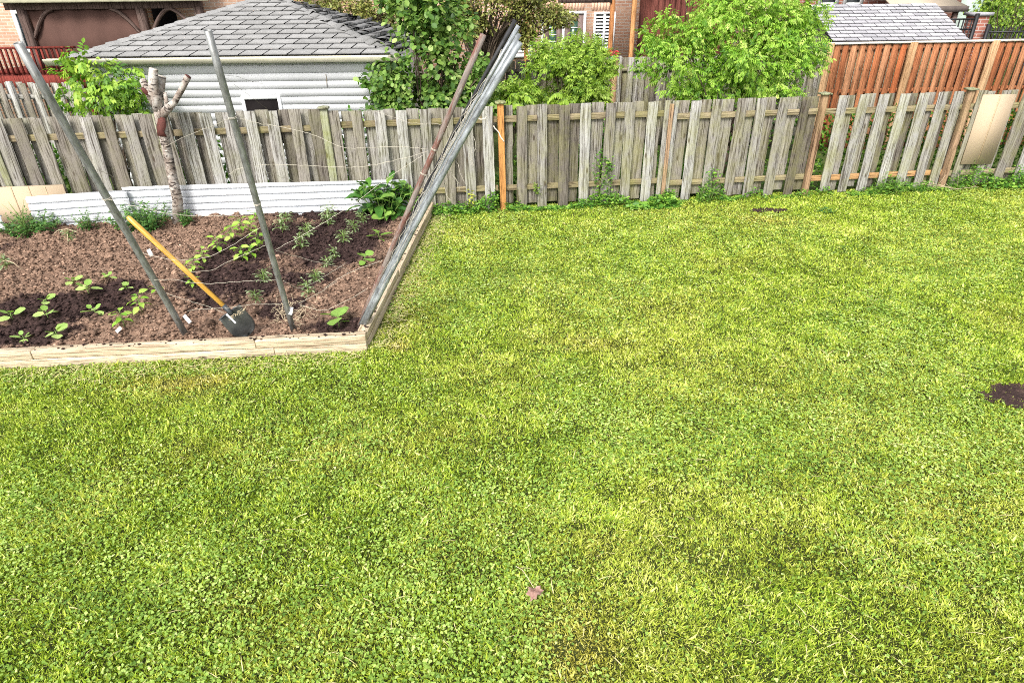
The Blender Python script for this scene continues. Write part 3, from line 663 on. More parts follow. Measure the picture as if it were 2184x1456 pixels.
bd = nrm(tip - blade_top); sdv = nrm(np.cross(bd, nrm(CP - tip))); up_ = nrm(np.cross(sdv, bd)); up_ = up_ if up_ @ (CP - tip) > 0 else -up_
L_ = np.linalg.norm(tip - blade_top) + .03; V = []; nu, nv_ = 14, 10
for i in range(nu + 1):
    u = i / nu; wv = .118 * (1 if u < .55 else math.sqrt(max(0, 1 - ((u - .55) / .45) ** 2)) * .98 + .02); wv *= .93 + .07 * min(1, u * 4)
    for j in range(nv_ + 1):
        v = -1 + 2 * j / nv_; V.append(blade_top - bd * .01 + bd * L_ * u + sdv * wv * v + up_ * (.035 * (v * v) * (1 - .5 * u) - .03 + .02 * math.sin(u * 3)))
a = (np.arange(nu)[:, None] * (nv_ + 1) + np.arange(nv_)[None]).ravel(); mb = MB(); mb.add(V, np.stack([a, a + 1, a + nv_ + 2, a + nv_ + 1], 1))
o = mb.build('blade', M['blade'], sv, smooth=True); m = o.modifiers.new('s', 'SOLIDIFY'); m.thickness = .004
mb = MB(); mb.tube([blade_top - bd * .012 + sdv * .118 + up_ * .0, blade_top - bd * .015 + sdv * .06 - up_ * .01, blade_top - bd * .015 - sdv * .06 - up_ * .01, blade_top - bd * .012 - sdv * .118], [.007] * 4, 8); mb.build('foot_step', M['socket'], sv)
mb = MB(); q0 = pt(483, 670, 5.86); mb.bar(q0, pt(503, 689, 5.86), .016, .004, sdv); tag(mb.build('white_strip', M['tag']), 'white plastic strip caught on the shovel socket', 'plastic strip')
N = 26; mb = MB(); c = pt(505, 670, 5.86)
for i in range(N):
    a = rng.uniform(-.09, .09); p = c + sdv * a + rng.normal(0, .008, 3); mb.tube([p, p + sdv * rng.uniform(-.06, .06) + rng.normal(0, .012, 3)], [.0018, .0015], 4)
tag(mb.build('twine_tangle', M['drystem']), 'tangle of dry twine knotted over the shovel step', 'twine')

# ------------------------------------------------------------------ twine
def lerp_px(pts, z0, z1, sag=0.0, sub=5, jit=1.0, zs=None):
    pts = A_(pts, dtype=float) if False else np.array(pts, float); n_ = len(pts); T = np.linspace(0, 1, (n_ - 1) * sub + 1); X = np.interp(T, np.linspace(0, 1, n_), pts[:, 0]); Y = np.interp(T, np.linspace(0, 1, n_), pts[:, 1])
    # smooth the polyline
    for _ in range(2): X[1:-1] = (X[:-2] + X[2:] + 2 * X[1:-1]) / 4; Y[1:-1] = (Y[:-2] + Y[2:] + 2 * Y[1:-1]) / 4
    X = X + rng.normal(0, .5 * jit, len(X)); Y = Y + rng.normal(0, .6 * jit, len(Y))
    Z = np.interp(T, np.linspace(0, 1, len(zs)), zs) if zs is not None else z0 + (z1 - z0) * T
    return A_([pt(x, y, z) for x, y, z in zip(X, Y, Z)])
def zpole(a, b, py):                        # depth on a pole at an image row
    lo, hi = 0.0, 1.0
    for _ in range(40):
        m_ = (lo + hi) / 2; q = a + (b - a) * m_; d = q - CP; y = 728 - FPX * (d @ Up) / (d @ Fw)
        if y > py: lo = m_
        else: hi = m_
    return (a + (b - a) * lo - CP) @ Fw
def twine(pts, z0, z1, label, r=.0016, mat='twine', jit=1.0, zs=None):
    P = lerp_px(pts, z0, z1, jit=jit, zs=zs); mb = MB(); mb.tube(P, r, 5); o = mb.build('twine', M[mat], org=P[0])
    tag(o, label, 'twine', 'twine strung between the garden poles'); return o
Z1 = lambda y: zpole(p1a, p1b, y) - .035
Z2 = lambda y: zpole(p2a, p2b, y) - .03
Z3 = lambda y: zpole(p3a, p3b, y) - .03
twine([(486, 252), (505, 250), (545, 262), (580, 268), (632, 277), (675, 290), (733, 317), (770, 316), (802, 314), (860, 313), (912, 318)], Z2(252), Z3(318), 'pale twine running from the middle pole top down to the rusty pole')
twine([(487, 372), (505, 360), (540, 354), (580, 350), (640, 352), (700, 356), (750, 357), (800, 352), (860, 338), (915, 322)], Z2(360), Z3(322), 'pale twine looped low from the middle pole up to the rusty pole')
twine([(780, 232), (830, 247), (870, 262), (900, 264), (930, 263), (955, 272)], 7.6, Z3(265), 'twine coming over the fence top to the rusty pole')
twine([(330, 325), (400, 288), (455, 270), (488, 253)], 7.2, Z2(253), 'twine from the birch stump to the middle pole')
twine([(205, 362), (232, 372), (258, 388)], Z1(362), 7.0, 'short twine end trailing from the left pole over the white sheet')
twine([(480, 160), (505, 163), (530, 172), (560, 180)], Z2(160), 6.0, 'thin wire springing from the middle pole top against the siding', .0011, 'wire')
twine([(482, 168), (520, 195), (560, 225), (600, 262), (640, 300), (672, 325)], Z2(168), 7.5, 'thin wire slanting down from the middle pole across the dark window', .0011, 'wire')
twine([(550, 360), (600, 378), (650, 392), (700, 430), (740, 448)], 6.4, 8.0, 'twine drooping across the white sheet right of the middle pole', .0015)
twine([(586, 533), (640, 505), (700, 470), (760, 430), (820, 385), (880, 345), (905, 330)], Z2(533), Z3(335), 'long pale twine rising from the middle pole past the leafy plant')
twine([(232, 425), (290, 440), (350, 455), (420, 462), (520, 458), (545, 456)], Z1(425), Z2(456), 'twine hanging between the left and middle poles along the rear soil')
twine([(240, 425), (290, 432), (330, 445), (370, 450), (410, 450)], Z1(425), 7.8, 'second twine below the corrugated sheets near the stump')
twine([(305, 540), (350, 552), (400, 555), (450, 548), (500, 520), (555, 485)], Z1(540), Z2(485), 'twine crossing the handle to the middle pole over the pepper row')
twine([(318, 598), (370, 595), (400, 602), (450, 605), (520, 600), (588, 597)], Z1(598), Z2(597), 'twine tied across the lower shovel handle between two poles', zs=[Z1(598), 5.62, 5.7, Z2(597)])
twine([(400, 580), (450, 578), (500, 552), (540, 535), (575, 520)], 6.2, Z2(520), 'twine lying beside the pepper seedlings')
twine([(590, 535), (625, 545), (680, 560), (730, 570), (750, 578)], Z2(535), 6.4, 'twine from the middle pole over the dry soil patch')
twine([(690, 615), (720, 595), (760, 575), (800, 560), (815, 556)], 6.2, Z3(556), 'twine tied low on the rusty pole above the small squash')
twine([(400, 662), (440, 658), (500, 655), (540, 648), (600, 648)], 5.85, Z2(648), 'twine along the shovel socket to the foot of the middle pole')
twine([(355, 625), (400, 640), (450, 655), (478, 668)], Z1(625), 5.85, 'twine from the left pole down to the shovel socket')
twine([(604, 598), (640, 618), (700, 585), (740, 560)], Z2(598), 6.5, 'loose twine crossing beside the small tomato seedlings')
twine([(635, 648), (680, 625), (720, 600)], Z2(650), 6.3, 'short twine from the foot of the middle pole')
twine([(640, 650), (690, 665), (740, 640), (785, 615)], Z2(650), 6.0, 'twine from the middle pole foot to the leaning poles')
# twine wound round the poles
def wrap(a, b, py, r, label, turns=2.2):
    lo, hi = 0.0, 1.0
    for _ in range(40):
        m_ = (lo + hi) / 2; q = a + (b - a) * m_; d = q - CP; y = 728 - FPX * (d @ Up) / (d @ Fw)
        if y > py: lo = m_
        else: hi = m_
    c = a + (b - a) * lo; d = nrm(b - a); u = nrm(np.cross(d, EX)); v = np.cross(d, u); T = np.linspace(0, turns * 6.28, 26)
    P = A_([c + d * (.004 * t_ / 6.28 * 2) + (u * math.cos(t_) + v * math.sin(t_)) * (r + .002) for t_ in T]); mb = MB(); mb.tube(P, .002, 5)
    tag(mb.build('twine_knot', M['twine'], org=P[0]), label, 'twine knot', 'knots of twine round the poles')
wrap(p2a, p2b, 252, .0285, 'twine wound round the middle pole at fence-top height')
wrap(p2a, p2b, 436, .0285, 'twine wound round the middle pole at sheet height')
wrap(p1a, p1b, 424, .032, 'twine wound round the left pole in front of the sheet')
wrap(p3a, p3b, 320, .027, 'twine wound round the rusty pole above the leafy plant')
wrap(p3a, p3b, 372, .027, 'twine wound round the rusty pole beside the leafy plant')
# loose twine bound along the bundle
for k_ in range(13):
    ta = rng.uniform(.1, .75); tb = min(.97, ta + rng.uniform(.15, .35)); P = []
    o1 = rng.normal(0, .018, 2)
    for t_ in np.linspace(ta, tb, 12):
        c = BB_ + (BT - BB_) * t_; P.append(c + Rt * (o1[0] - .035 + rng.normal(0, .008)) + Up * (o1[1] + .02 + rng.normal(0, .006)) - Fw * .045)
    if k_ == 0: mball = MB()
    mball.tube(P, .0016, 4)
for k_ in range(9):
    t_ = rng.uniform(.55, .78); c = BB_ + (BT - BB_) * t_; p = c + Rt * .05; P = [p]
    for q in range(6): p = p + A_([rng.normal(.008, .014), rng.normal(0, .01), rng.uniform(-.05, -.01)]); P.append(p)
    mball.tube(P, .0017, 4)
tag(mball.build('twine_bundle', M['twine']), 'frayed pale twine strands tangled along the leaning pole bundle', 'twine')
mb = MB(); P = lerp_px([(1052, 268), (1062, 282), (1075, 302)], 8.7, 8.7); mb.tube(P, .008, 6); tag(mb.build('rag', M['twine']), 'pale strip of rag tied to the orange fence post', 'rag')
mb = MB(); P = lerp_px([(1018, 252), (1030, 256), (1038, 250)], 5.9, 5.9); mb.tube(P, .007, 6); tag(mb.build('rag', M['twine']), 'small white rag knot hanging from the leaning bundle', 'rag')

# tangle of dead vines at the foot of the middle pole
mb = MB()
for k_ in range(60):
    x, y = rng.normal(622, 24), rng.normal(672, 16); p = gp(x, min(y, 700), .13); P = [p]; d = nrm(rng.normal(0, 1, 3) * A_([1, 1, .5]))
    for q in range(7): d = nrm(d + rng.normal(0, .5, 3)); p = p + d * .028; p = A_([p[0], p[1], np.clip(p[2], .13, .33)]); P.append(p)
    mb.tube(P, .0018, 4)
tag(mb.build('dead_vines', M['drystem']), 'tangle of dry vine stems around the foot of the middle pole', 'dead vines')
for (x, y, dx, dy, z, lab) in ((316, 532, 8, 14, 5.6, 'white tag dangling beside the left pole'), (392, 672, 14, 16, 6.0, 'white tag at the foot of the left pole'), (622, 655, -3, 16, 6.0, 'white tag tied low on the middle pole'), (248, 708, 10, -10, 6.15, 'white plant marker in front of a small pepper seedling')):
    mb = MB(); mb.bar(pt(x, y, z), pt(x + dx, y + dy, z), .034, .002, Rt); tag(mb.build('plastic_tag', M['tag']), lab, 'plant tag', 'white plastic tags in the bed')

# ------------------------------------------------------------------ plants
def clump(name, label, cat, base, rad, hgt, nst, nlf, ls, tpl, mat, group=None, droop=.3, lean=.5, stemr=.004, wid=1.0, layer=True):
    """plant of many leafy stems"""
    t = thing(name, label, cat, base, group); ms = MB(); ml = MB(); base = np.asarray(base, float)
    pos = []; dr = []; nv = []; sz = []
    for i in range(nst):
        a = rng.uniform(0, 6.28); r = rad * math.sqrt(rng.random()); h = hgt * rng.uniform(.55, 1.0) * (1 - .35 * (r / rad) ** 2)
        b0 = base + A_([math.cos(a) * r * .45, math.sin(a) * r * .45, -.02]); tp = base + A_([math.cos(a) * r, math.sin(a) * r, h])
        P = [b0, (b0 + tp) / 2 + EZ * h * .12, tp]; ms.tube(P, [stemr, stemr * .8, stemr * .4], 5)
        k = max(3, nlf // nst)
        for j in range(k):
            u = (j + .6) / k; p = b0 * (1 - u) ** 1 + tp * u + EZ * h * .1 * math.sin(u * 3.1); aa = j * 2.4 + rng.uniform(-.4, .4)
            pos.append(p); el = rng.uniform(-.2, .5) + .5 * u; dr.append((math.cos(aa), math.sin(aa), el - droop)); nv.append((rng.normal(0, .3), rng.normal(0, .3), 1)); sz.append(ls * rng.uniform(.6, 1.15) * (1.15 - .45 * u))
    ml.leaves(pos, dr, nv, sz, tpl, None, wid)
    ms.build('stems', M['stem'], t); ml.build('foliage', M[mat], t); return t
def gz(x, y):
    p = gp(x, y, .14)
    for _ in range(60):
        if fence_side(p[0], p[1]) > .42: break
        y += 1; p = gp(x, y, .14)
    p[2] = soilz(p[0], p[1]) - .01; return p
gm = 'mint clumps along the corrugated sheets'
clump('mint_plant', 'dark green mint clump at the far left under the tan board', 'plant', gz(70, 458), .42, .36, 60, 900, .08, 'lance', 'lf_mint', gm, wid=1.5)
clump('mint_plant', 'small sparse mint sprig between the two larger clumps', 'plant', gz(190, 456), .20, .34, 20, 260, .06, 'lance', 'lf_mint', gm, wid=1.5)
clump('mint_plant', 'widest mint clump, left of the birch stump', 'plant', gz(312, 456), .52, .42, 80, 1400, .08, 'lance', 'lf_mint', gm, wid=1.5)
clump('mint_plant', 'mint clump at the foot of the birch stump, on its right', 'plant', gz(398, 456), .15, .30, 18, 240, .06, 'lance', 'lf_mint', gm, wid=1.5)
clump('leafy_plant', 'large glossy green leafy plant beside the rusty pole', 'plant', gz(822, 450), .42, .62, 24, 210, .33, 'lance', 'lf_peony', None, droop=.25, stemr=.008, wid=1.5)
clump('leafy_plant', 'smaller glossy leafy shoot behind the leaning poles by the fence', 'plant', gz(880, 432), .16, .42, 8, 60, .13, 'lance', 'lf_peony', None, droop=.2, stemr=.006, wid=1.3)
t = thing('onion_plant', 'tall thin dark onion shoots rising from the leftmost mint clump', 'plant', gz(55, 450)); mb = MB(); b0 = A_(t.location)
for i in range(7):
    a = rng.uniform(0, 6.28); l = rng.uniform(.3, .5); mb.tube([b0, b0 + A_([math.cos(a) * .05, 0, l * .6]), b0 + A_([math.cos(a) * .17, -.02, l])], [.005, .004, .0015], 5)
mb.build('shoots', M['stem'], t)

def seedling(kind):
    t = bpy.data.objects.new(kind, None); COL.objects.link(t); t["category"] = 'seedling'; ms = MB(); ml = MB()
    if kind == 'bean_seedling':
        spec = [(0, .085, .05, 0), (2.2, .095, .06, .35), (4.1, .08, .05, -.3), (5.2, .06, .07, .7), (1.1, .05, .08, .9)]; tp = 'round'; m = 'lf_bean'; w = 1.0
    elif kind == 'pepper_seedling':
        spec = [(i * 2.4, rng.uniform(.075, .105), .07 + .012 * i, -.35 + .06 * i) for i in range(10)]; tp = 'lance'; m = 'lf_pepper'; w = 2.1
    elif kind == 'squash_seedling':
        spec = [(.3, .15, .09, .1), (2.0, .10, .12, .2), (3.4, .12, .10, .1), (4.6, .07, .13, .5), (5.4, .08, .06, -.2)]; tp = 'round'; m = 'lf_bean'; w = 1.05
    else:
        spec = [(rng.uniform(0, 6.28), rng.uniform(.03, .05), rng.uniform(.03, .16), rng.uniform(-.5, .3)) for i in range(34)]; tp = 'lance'; m = 'lf_tomato'; w = 1.5
    H = max(s_[2] for s_ in spec)
    ms.tube([(0, 0, -.03), (.004, 0, H * .5), (0, 0, H)], [.004, .0035, .002], 5)
    for a, sz, h, el in spec:
        sz = sz * (0.92 if kind == 'pepper_seedling' else 1)
        off = (.02 if kind != 'tomato_seedling' else rng.uniform(.02, .07)); p = A_([math.cos(a) * off, math.sin(a) * off, h])
        ms.tube([(0, 0, h * .8), p], [.002, .0015], 4)
        ml.leaves([p], [(math.cos(a), math.sin(a), el)], [(rng.normal(0, .25), rng.normal(0, .25), 1)], [sz], tp, None, w)
    ms.build('stem', M['stem'], t); ml.build('leaves', M[m], t); return t
def plant_all(kind, group, items):
    proto = None
    for (x, y, sc, lab) in items:
        loc = gz(x, y); rz = rng.uniform(0, 6.28)
        if proto is None:
            proto = seedling(kind); proto.location = loc; proto.scale = (sc,) * 3; proto.rotation_euler = (0, 0, rz); proto["label"] = lab; proto["group"] = group
        else: dup(proto, loc, rz, sc, lab, group)
plant_all('bean_seedling', 'pale green bean seedlings in the dark soil', [
 (24, 672, 1.25, 'bean seedling at the left edge of the photo, long pale leaves'), (100, 668, 1.25, 'bean seedling with one yellow leaf in the middle of the dark soil'), (190, 626, 1.45, 'largest bean seedling, four spread leaves in dark soil'),
 (46, 712, 1.0, 'small upright bean seedling nearest the left timber end'), (120, 712, 1.2, 'bean seedling nearest the front timber, left half'), (97, 638, 1.0, 'bean seedling behind the yellow-leaved one'),
 (155, 598, 1.0, 'bean seedling at the rear left rim of the dark soil'), (232, 594, .9, 'bean seedling at the rear of the dark soil patch'), (268, 612, .85, 'tiny round-leaved bean seedling left of the grey pole'),
 (202, 666, 1.1, 'ragged bean seedling halfway between dark soil and pebbly soil')])
plant_all('pepper_seedling', 'bright green pepper seedlings', [
 (300, 655, 1.2, 'pointed-leaf pepper seedling just left of the leftmost pole'), (264, 692, 1.1, 'pepper seedling above the white plant marker'), (335, 622, .7, 'tiny pepper seedling partly behind the leftmost pole'),
 (414, 572, 1.1, 'pepper seedling at the near end of the diagonal row'), (434, 551, 1.0, 'second pepper seedling from the near end of the diagonal row'), (468, 533, 1.35, 'biggest bushy pepper seedling in the diagonal row'),
 (497, 510, 1.3, 'pepper seedling in the centre of the diagonal row'), (517, 496, 1.3, 'pepper seedling just past the centre of the diagonal row'), (534, 487, 1.1, 'second pepper seedling from the far end of the row'),
 (547, 470, 1.1, 'pepper seedling at the far end of the row beside the middle pole'), (554, 528, 1.5, 'tall pepper seedling touching the middle pole, off the row'), (517, 550, 1.2, 'pepper seedling with pale stem in front of the row'), (538, 545, 1.1, 'pepper seedling between the pale-stemmed one and the middle pole'),
 (412, 606, .8, 'small pepper seedling behind the yellow shovel handle')])
plant_all('tomato_seedling', 'thin greyish tomato seedlings', [
 (602, 488, 1.6, 'spindly tomato seedling just right of the middle pole at the rear'), (612, 470, 1.3, 'tomato seedling at the back rim right of the middle pole'), (642, 522, 1.6, 'wide greyish tomato seedling in the centre of the rear bed'),
 (656, 500, 1.4, 'tomato seedling behind the wide central one'), (700, 473, 1.6, 'tomato seedling in the middle of the back row'), (700, 457, 1.5, 'tomato seedling closest to the white sheet'), (757, 496, 1.2, 'tomato seedling left of the yellow-leaved squash'),
 (733, 516, 1.3, 'tomato seedling under the slanting twine, right half'), (714, 546, 1.1, 'tomato seedling left of the small squash'), (697, 562, 1.0, 'tiny tomato seedling at the edge of the dry patch'), (674, 594, 1.1, 'tomato seedling in the pebbly middle of the bed'),
 (562, 594, 1.2, 'tomato seedling left of the middle pole, near the twine'), (658, 624, 1.2, 'tomato seedling nearest the big squash plant'), (547, 638, 1.0, 'tomato seedling right above the shovel blade'), (775, 474, 1.2, 'wilting tomato seedling under the leafy plant'),
 (12, 562, 1.3, 'wilting seedling at the left edge under the white hoop'), (152, 512, 1.1, 'wilting seedling under the dry cane hoop')])
plant_all('squash_seedling', 'young squash plants on the right of the bed', [
 (722, 690, 1.35, 'big squash plant in dark soil by the front right corner'), (780, 562, 1.05, 'small squash plant near the right timber'), (808, 508, 1.15, 'squash plant with folded leaves left of the rusty pole'), (822, 474, 1.2, 'squash plant with yellowing leaves under the leafy plant')])
for pts, lab in (([(113, 502), (122, 492), (143, 488), (163, 495), (178, 502)], 'thin bent cane hoop in the dry soil'), ([(145, 488), (144, 505), (145, 520)], 'short pale cane standing in the dry soil'), ([(0, 560), (12, 555), (28, 560), (48, 575)], 'pale bent cane at the left edge of the bed')):
    P = [gp(x, y, .16 + (.1 if 0 < i < len(pts) - 1 else 0)) for i, (x, y) in enumerate(pts)]; mb = MB(); mb.tube(P, .004, 5); tag(mb.build('garden_cane', M['drystem'], org=P[0]), lab, 'cane')

# weeds along the fence foot
Wd = MB()
def weedpatch(px0, px1, n_, h, off0, off1, sz, tpl='hex'):
    s0, s1 = fs(px0, 430, 0), fs(px1, 430, 0); s_ = rng.uniform(s0, s1, n_); of = rng.uniform(off0, off1, n_)
    P = FO + FE * s_[:, None] + FN * of[:, None]; hh = h * np.clip((fbm(s_, of, 2.6, 3) - .33) * 4.2, .05, 1.6) * np.clip(1.3 - of * 1.6, .2, 1); P[:, 2] = hh * rng.random(n_) ** .8 + .01
    a = rng.uniform(0, 6.28, n_); Wd.leaves(P, np.stack([np.cos(a), np.sin(a), rng.normal(.1, .3, n_)], -1), np.tile(EZ - EY * .3, (n_, 1)) + rng.normal(0, .35, (n_, 3)), sz * rng.uniform(.6, 1.3, n_), tpl)
weedpatch(915, 1060, 1100, .20, .04, .26, .05)
weedpatch(1075, 1430, 1900, .15, .04, .26, .05)
weedpatch(1330, 1430, 300, .10, .15, .42, .085, 'round')
weedpatch(1430, 1760, 700, .15, .04, .20, .04)
weedpatch(1790, 2230, 1900, .22, .04, .28, .045)
weedpatch(1830, 2050, 1100, .30, .05, .26, .085, 'blade')
weedpatch(2060, 2240, 700, .15, .06, .4, .045, 'round')
weedpatch(1260, 1300, 260, .62, .06, .12, .05); weedpatch(1480, 1560, 400, .38, .06, .2, .05)
tag(Wd.build('weeds', M['lf_weed']), kind='stuff')
clump('young_weed', 'yellow-green weed sprig between the boards left of the orange post', 'plant', FP(fs(1000, 420, .2), .12, .05), .14, .34, 5, 34, .09, 'lance', 'lf_yellow', None, wid=1.4)
clump('young_weed', 'olive sprig growing through the fence right of the orange post', 'plant', FP(fs(1142, 380, .3), .09, .25), .08, .22, 5, 40, .06, 'hex', 'lf_bush', None)
clump('young_weed', 'tufted leafy weed in the middle of the fence foot', 'plant', FP(fs(1500, 420, .1), .16, .0), .26, .34, 18, 150, .09, 'blade', 'lf_weed', None, wid=1.3)
clump('young_weed', 'arching green weed at the foot of the fence under the pale board', 'plant', FP(fs(1880, 400, .1), .2, .0), .26, .36, 18, 150, .11, 'blade', 'lf_weed', None, wid=1.3)
clump('young_weed', 'dark green weed patch in the far lawn right of the bare spot', 'plant', gp(1760, 452), .13, .06, 14, 90, .06, 'hex', 'lf_mint', None)
mb = MB(); t = thing('dead_weed', 'broken dry brown weed stalks beside the brown post', 'dead plant', FP(fs(2000, 400, .1), .2, 0)); b0 = A_(t.location)
for i in range(16):
    d = nrm(A_([rng.normal(0, 1), rng.normal(0, .3), rng.uniform(.2, 1.2)])); mb.tube([b0 + FE * rng.uniform(-.35, .35), b0 + FE * rng.uniform(-.35, .35) + d * rng.uniform(.15, .4)], [.004, .002], 4)
mb.build('stalks', M['drystem'], t)

# fallen leaf
lp = gp(1142, 1272); t = thing('fallen_leaf', 'curled dry brown maple leaf lying on the lawn', 'leaf', (lp[0], lp[1], lp[2] + .045))
ang = np.linspace(0, 2 * math.pi, 23)[:-1]; rr = A_([.95, .55, .9, .62, 1.0, .6, .8, .5, .62, .4, .35, .3, .35, .42, .6, .5, .82, .6, 1.0, .62, .9, .55]) * .062
b0 = A_(t.location); V = [b0] + [b0 + A_([math.cos(a - 1.57) * r, math.sin(a - 1.57) * r * 1.2, .016 * math.sin(a * 3) + .02 * (r / .05) * abs(math.sin(a + .6))]) for a, r in zip(ang, rr)]
mb = MB(); mb.add(V, A_([[0, i + 1, (i + 1) % 22 + 1] for i in range(22)]), .5, A_(V) * 8); mb.build('blade', M['brownleaf'], t)
mb = MB(); mb.tube(lerp_px([(1139, 1253), (1128, 1235), (1115, 1215), (1100, 1206)], 3.07, 3.1, jit=.2), .0016, 5); mb.build('stalk', M['drystem'], t)


# ================================================================== beyond the fence
def xz(px, py, Y): p = at(px, py, Y); return p[0], p[2]
def wallbox(mb, x0, x1, y0, y1, z0, z1, rnd=.5):
    c = A_([(x0 + x1) / 2, (y0 + y1) / 2, (z0 + z1) / 2]); X = EX * (x1 - x0) / 2; Y = EY * (y1 - y0) / 2; Z = EZ * (z1 - z0) / 2
    V = [c + a * X + b * Y + d * Z for a, b, d in ((-1, -1, -1), (1, -1, -1), (1, 1, -1), (-1, 1, -1), (-1, -1, 1), (1, -1, 1), (1, 1, 1), (-1, 1, 1))]
    mb.add(V, A_([[0, 1, 5, 4], [1, 2, 6, 5], [2, 3, 7, 6], [3, 0, 4, 7], [4, 5, 6, 7], [3, 2, 1, 0]]), rnd, [(v[0] + v[1] * .37, 0, v[2]) for v in V])

# ---- garage with hip roof
YE = 11.35
xe0, ze = xz(92, 120, YE); xe1, _ = xz(850, 120, YE); ze = at(470, 120, YE)[2]
xr0 = xe0 + .40
yw = YE + .20; xw0 = at(200, 200, yw)[0]; xw1 = at(828, 200, yw)[0]
gar = thing('garage', 'white sided garage with grey hip shingle roof and cream gutter beyond the fence', 'garage', ((xw0 + xw1) / 2, yw, -.1))
half = (xe1 - xr0) / 2; ax0, axz = xz(546, -1, YE + half); ax1, _ = xz(600, -1, YE + half); YR = YE + half
rise = axz - ze
mb = MB(); wallbox(mb, xw0, xw1, yw + .013, YE + 2 * half - .4, -.1, ze - .06)
wall = mb.build('wall', M['siding'], gar)
mb = MB(); zc_ = -.05; k = 0
while zc_ < ze - .1:
    z1 = min(zc_ + .125, ze - .05); V = [(xw0, yw - .004, zc_ + .006), (xw1, yw - .004, zc_ + .006), (xw1, yw, z1), (xw0, yw, z1), (xw0, yw + .012, zc_ + .006), (xw1, yw + .012, zc_ + .006)]
    jx = at(696, 170, yw)[0]
    mb.add(V, A_([[0, 1, 2, 3], [0, 4, 5, 1]]), rng.random()); zc_ += .125; k += 1
sdg = mb.build('siding', M['siding'], gar)
mb = MB(); p = at(695, 158, yw - .01); q = at(698, 187, yw - .01); mb.box((p + q) / 2 - EY * .004, EX * .004, EY * .003, (q - p) / 2); mb.build('joint', M['soffit'], sdg, org=gar.location)
# window
x0, z1 = xz(522, 212, yw); x1, z0 = xz(602, 262, yw); z0 -= .35
wf = MB()
for a, b, c_, d_ in ((x0 - .05, x0, z0, z1 + .05), (x1, x1 + .05, z0, z1 + .05), (x0, x1, z1, z1 + .05), (x0, x1, z0 - .05, z0)): wallbox(wf, a, b, yw - .035, yw + .02, c_, d_)
wf_ = wf.build('window', M['white'], gar); mb = MB(); wallbox(mb, x0 + .002, x1 - .002, yw - .012, yw + .018, z0 + .002, z1 - .002); mb.build('pane', M['dark'], wf_, org=gar.location)
# soffit, fascia, gutter
mb = MB(); wallbox(mb, xr0 + .03, xe1 - .05, YE + .05, yw + .02, ze - .085, ze - .05); mb.build('soffit', M['soffit'], gar)
prof = A_([(0, 0), (0, -.10), (-.07, -.10), (-.095, -.055), (-.115, -.03), (-.115, 0.0), (-.105, 0), (-.105, -.028), (-.085, -.05), (-.062, -.088), (-.012, -.088), (-.012, 0)]) * 1.0
V = [(x, YE + .06 + a, ze - .012 + b) for x in (xe0, xe1 + .02) for a, b in prof]; n_ = len(prof); k = np.arange(n_)
mb = MB(); mb.add(V, [np.stack([k, (k + 1) % n_, n_ + (k + 1) % n_, n_ + k], 1), k[None], (n_ + k)[::-1][None]]); mb.build('gutter', M['gutter'], gar)
mb = MB(); wallbox(mb, xr0, xe1, YE + .062, YE + .085, ze - .11, ze - .02); mb.build('fascia', M['gutter'], gar)
# roof: felt base and individual shingles
R0, R1 = A_([xr0, YE, ze]), A_([xe1, YE, ze]); R2, R3 = A_([xe1, YE + 2 * half, ze]), A_([xr0, YE + 2 * half, ze]); T0, T1 = A_([ax0, YR, axz]), A_([ax1, YR, axz])
mb = MB(); mb.add([R0, R1, R2, R3, T0, T1], [A_([[0, 1, 5, 4], [2, 3, 4, 5]]), A_([[1, 2, 5], [3, 0, 4]])]); roof = mb.build('roof', M['felt'], gar)
def shingles(mb, A, B, Tb, Ta, rows, tab, skew, mess, gap=.026, rv=None, lip=.017):
    """quad face: eave A-B, top Ta-Tb"""
    nr = nrm(np.cross(B - A, Ta - A)); e = nrm(B - A); L = np.linalg.norm(B - A)
    for r in range(rows):
        u0 = r / rows; u1 = (r + 1) / rows; a = A + (Ta - A) * u0; b = B + (Tb - B) * u0; a1 = A + (Ta - A) * u1; b1 = B + (Tb - B) * u1
        sa, sb = (a - A) @ e, (b - A) @ e; ta, tb = (a1 - A) @ e, (b1 - A) @ e; up = (a1 - a) - e * ((a1 - a) @ e)
        x = -((r * .5) % 1) * tab - rng.uniform(0, .02)
        while x < L:
            x0_, x1_ = x + gap / 2, x + tab - gap / 2; x += tab
            lo = [max(x0_, sa), min(x1_, sb)]; hi = [max(x0_ + skew, ta), min(x1_ + skew, tb)]
            if lo[1] - lo[0] < .01 and hi[1] - hi[0] < .01: continue
            if lo[1] < lo[0]: lo = [sum(lo) / 2] * 2
            if hi[1] < hi[0]: hi = [sum(hi) / 2] * 2
            l_ = [lip + rng.random() * .004 + mess * rng.random() for _ in range(2)]; base = A + (a - A) @ nrm(up) * nrm(up)
            V = [base + e * lo[0] + nr * l_[0], base + e * lo[1] + nr * l_[1], base + e * hi[1] + up * .975 + nr * .004, base + e * hi[0] + up * .975 + nr * .006]
            uh = nrm(up) * .014; V = A_(V + [V[0] - nr * (l_[0] - .001) + uh, V[1] - nr * (l_[1] - .001) + uh])
            if mess: V[:2] += rng.normal(0, mess * .5, (2, 3))
            mb.add(V, A_([[0, 1, 2, 3], [4, 5, 1, 0]]), rng.random() if rv is None else rv)
mb = MB(); shingles(mb, R0, R1, T1, T0, 12, .40, .055, 0.0); mb.build('front_shingles', M['shingle'], roof, org=gar.location)
mb = MB(); shingles(mb, R1, R2, T1 + EY * .05, T1, 14, .26, .03, .035, .010); mb.build('side_shingles', M['shingle'], roof, org=gar.location)
mb = MB(); shingles(mb, R3, R0, T0, T0 + EY * .05, 12, .38, .03, 0.0); mb.build('far_side_shingles', M['shingle'], roof, org=gar.location)
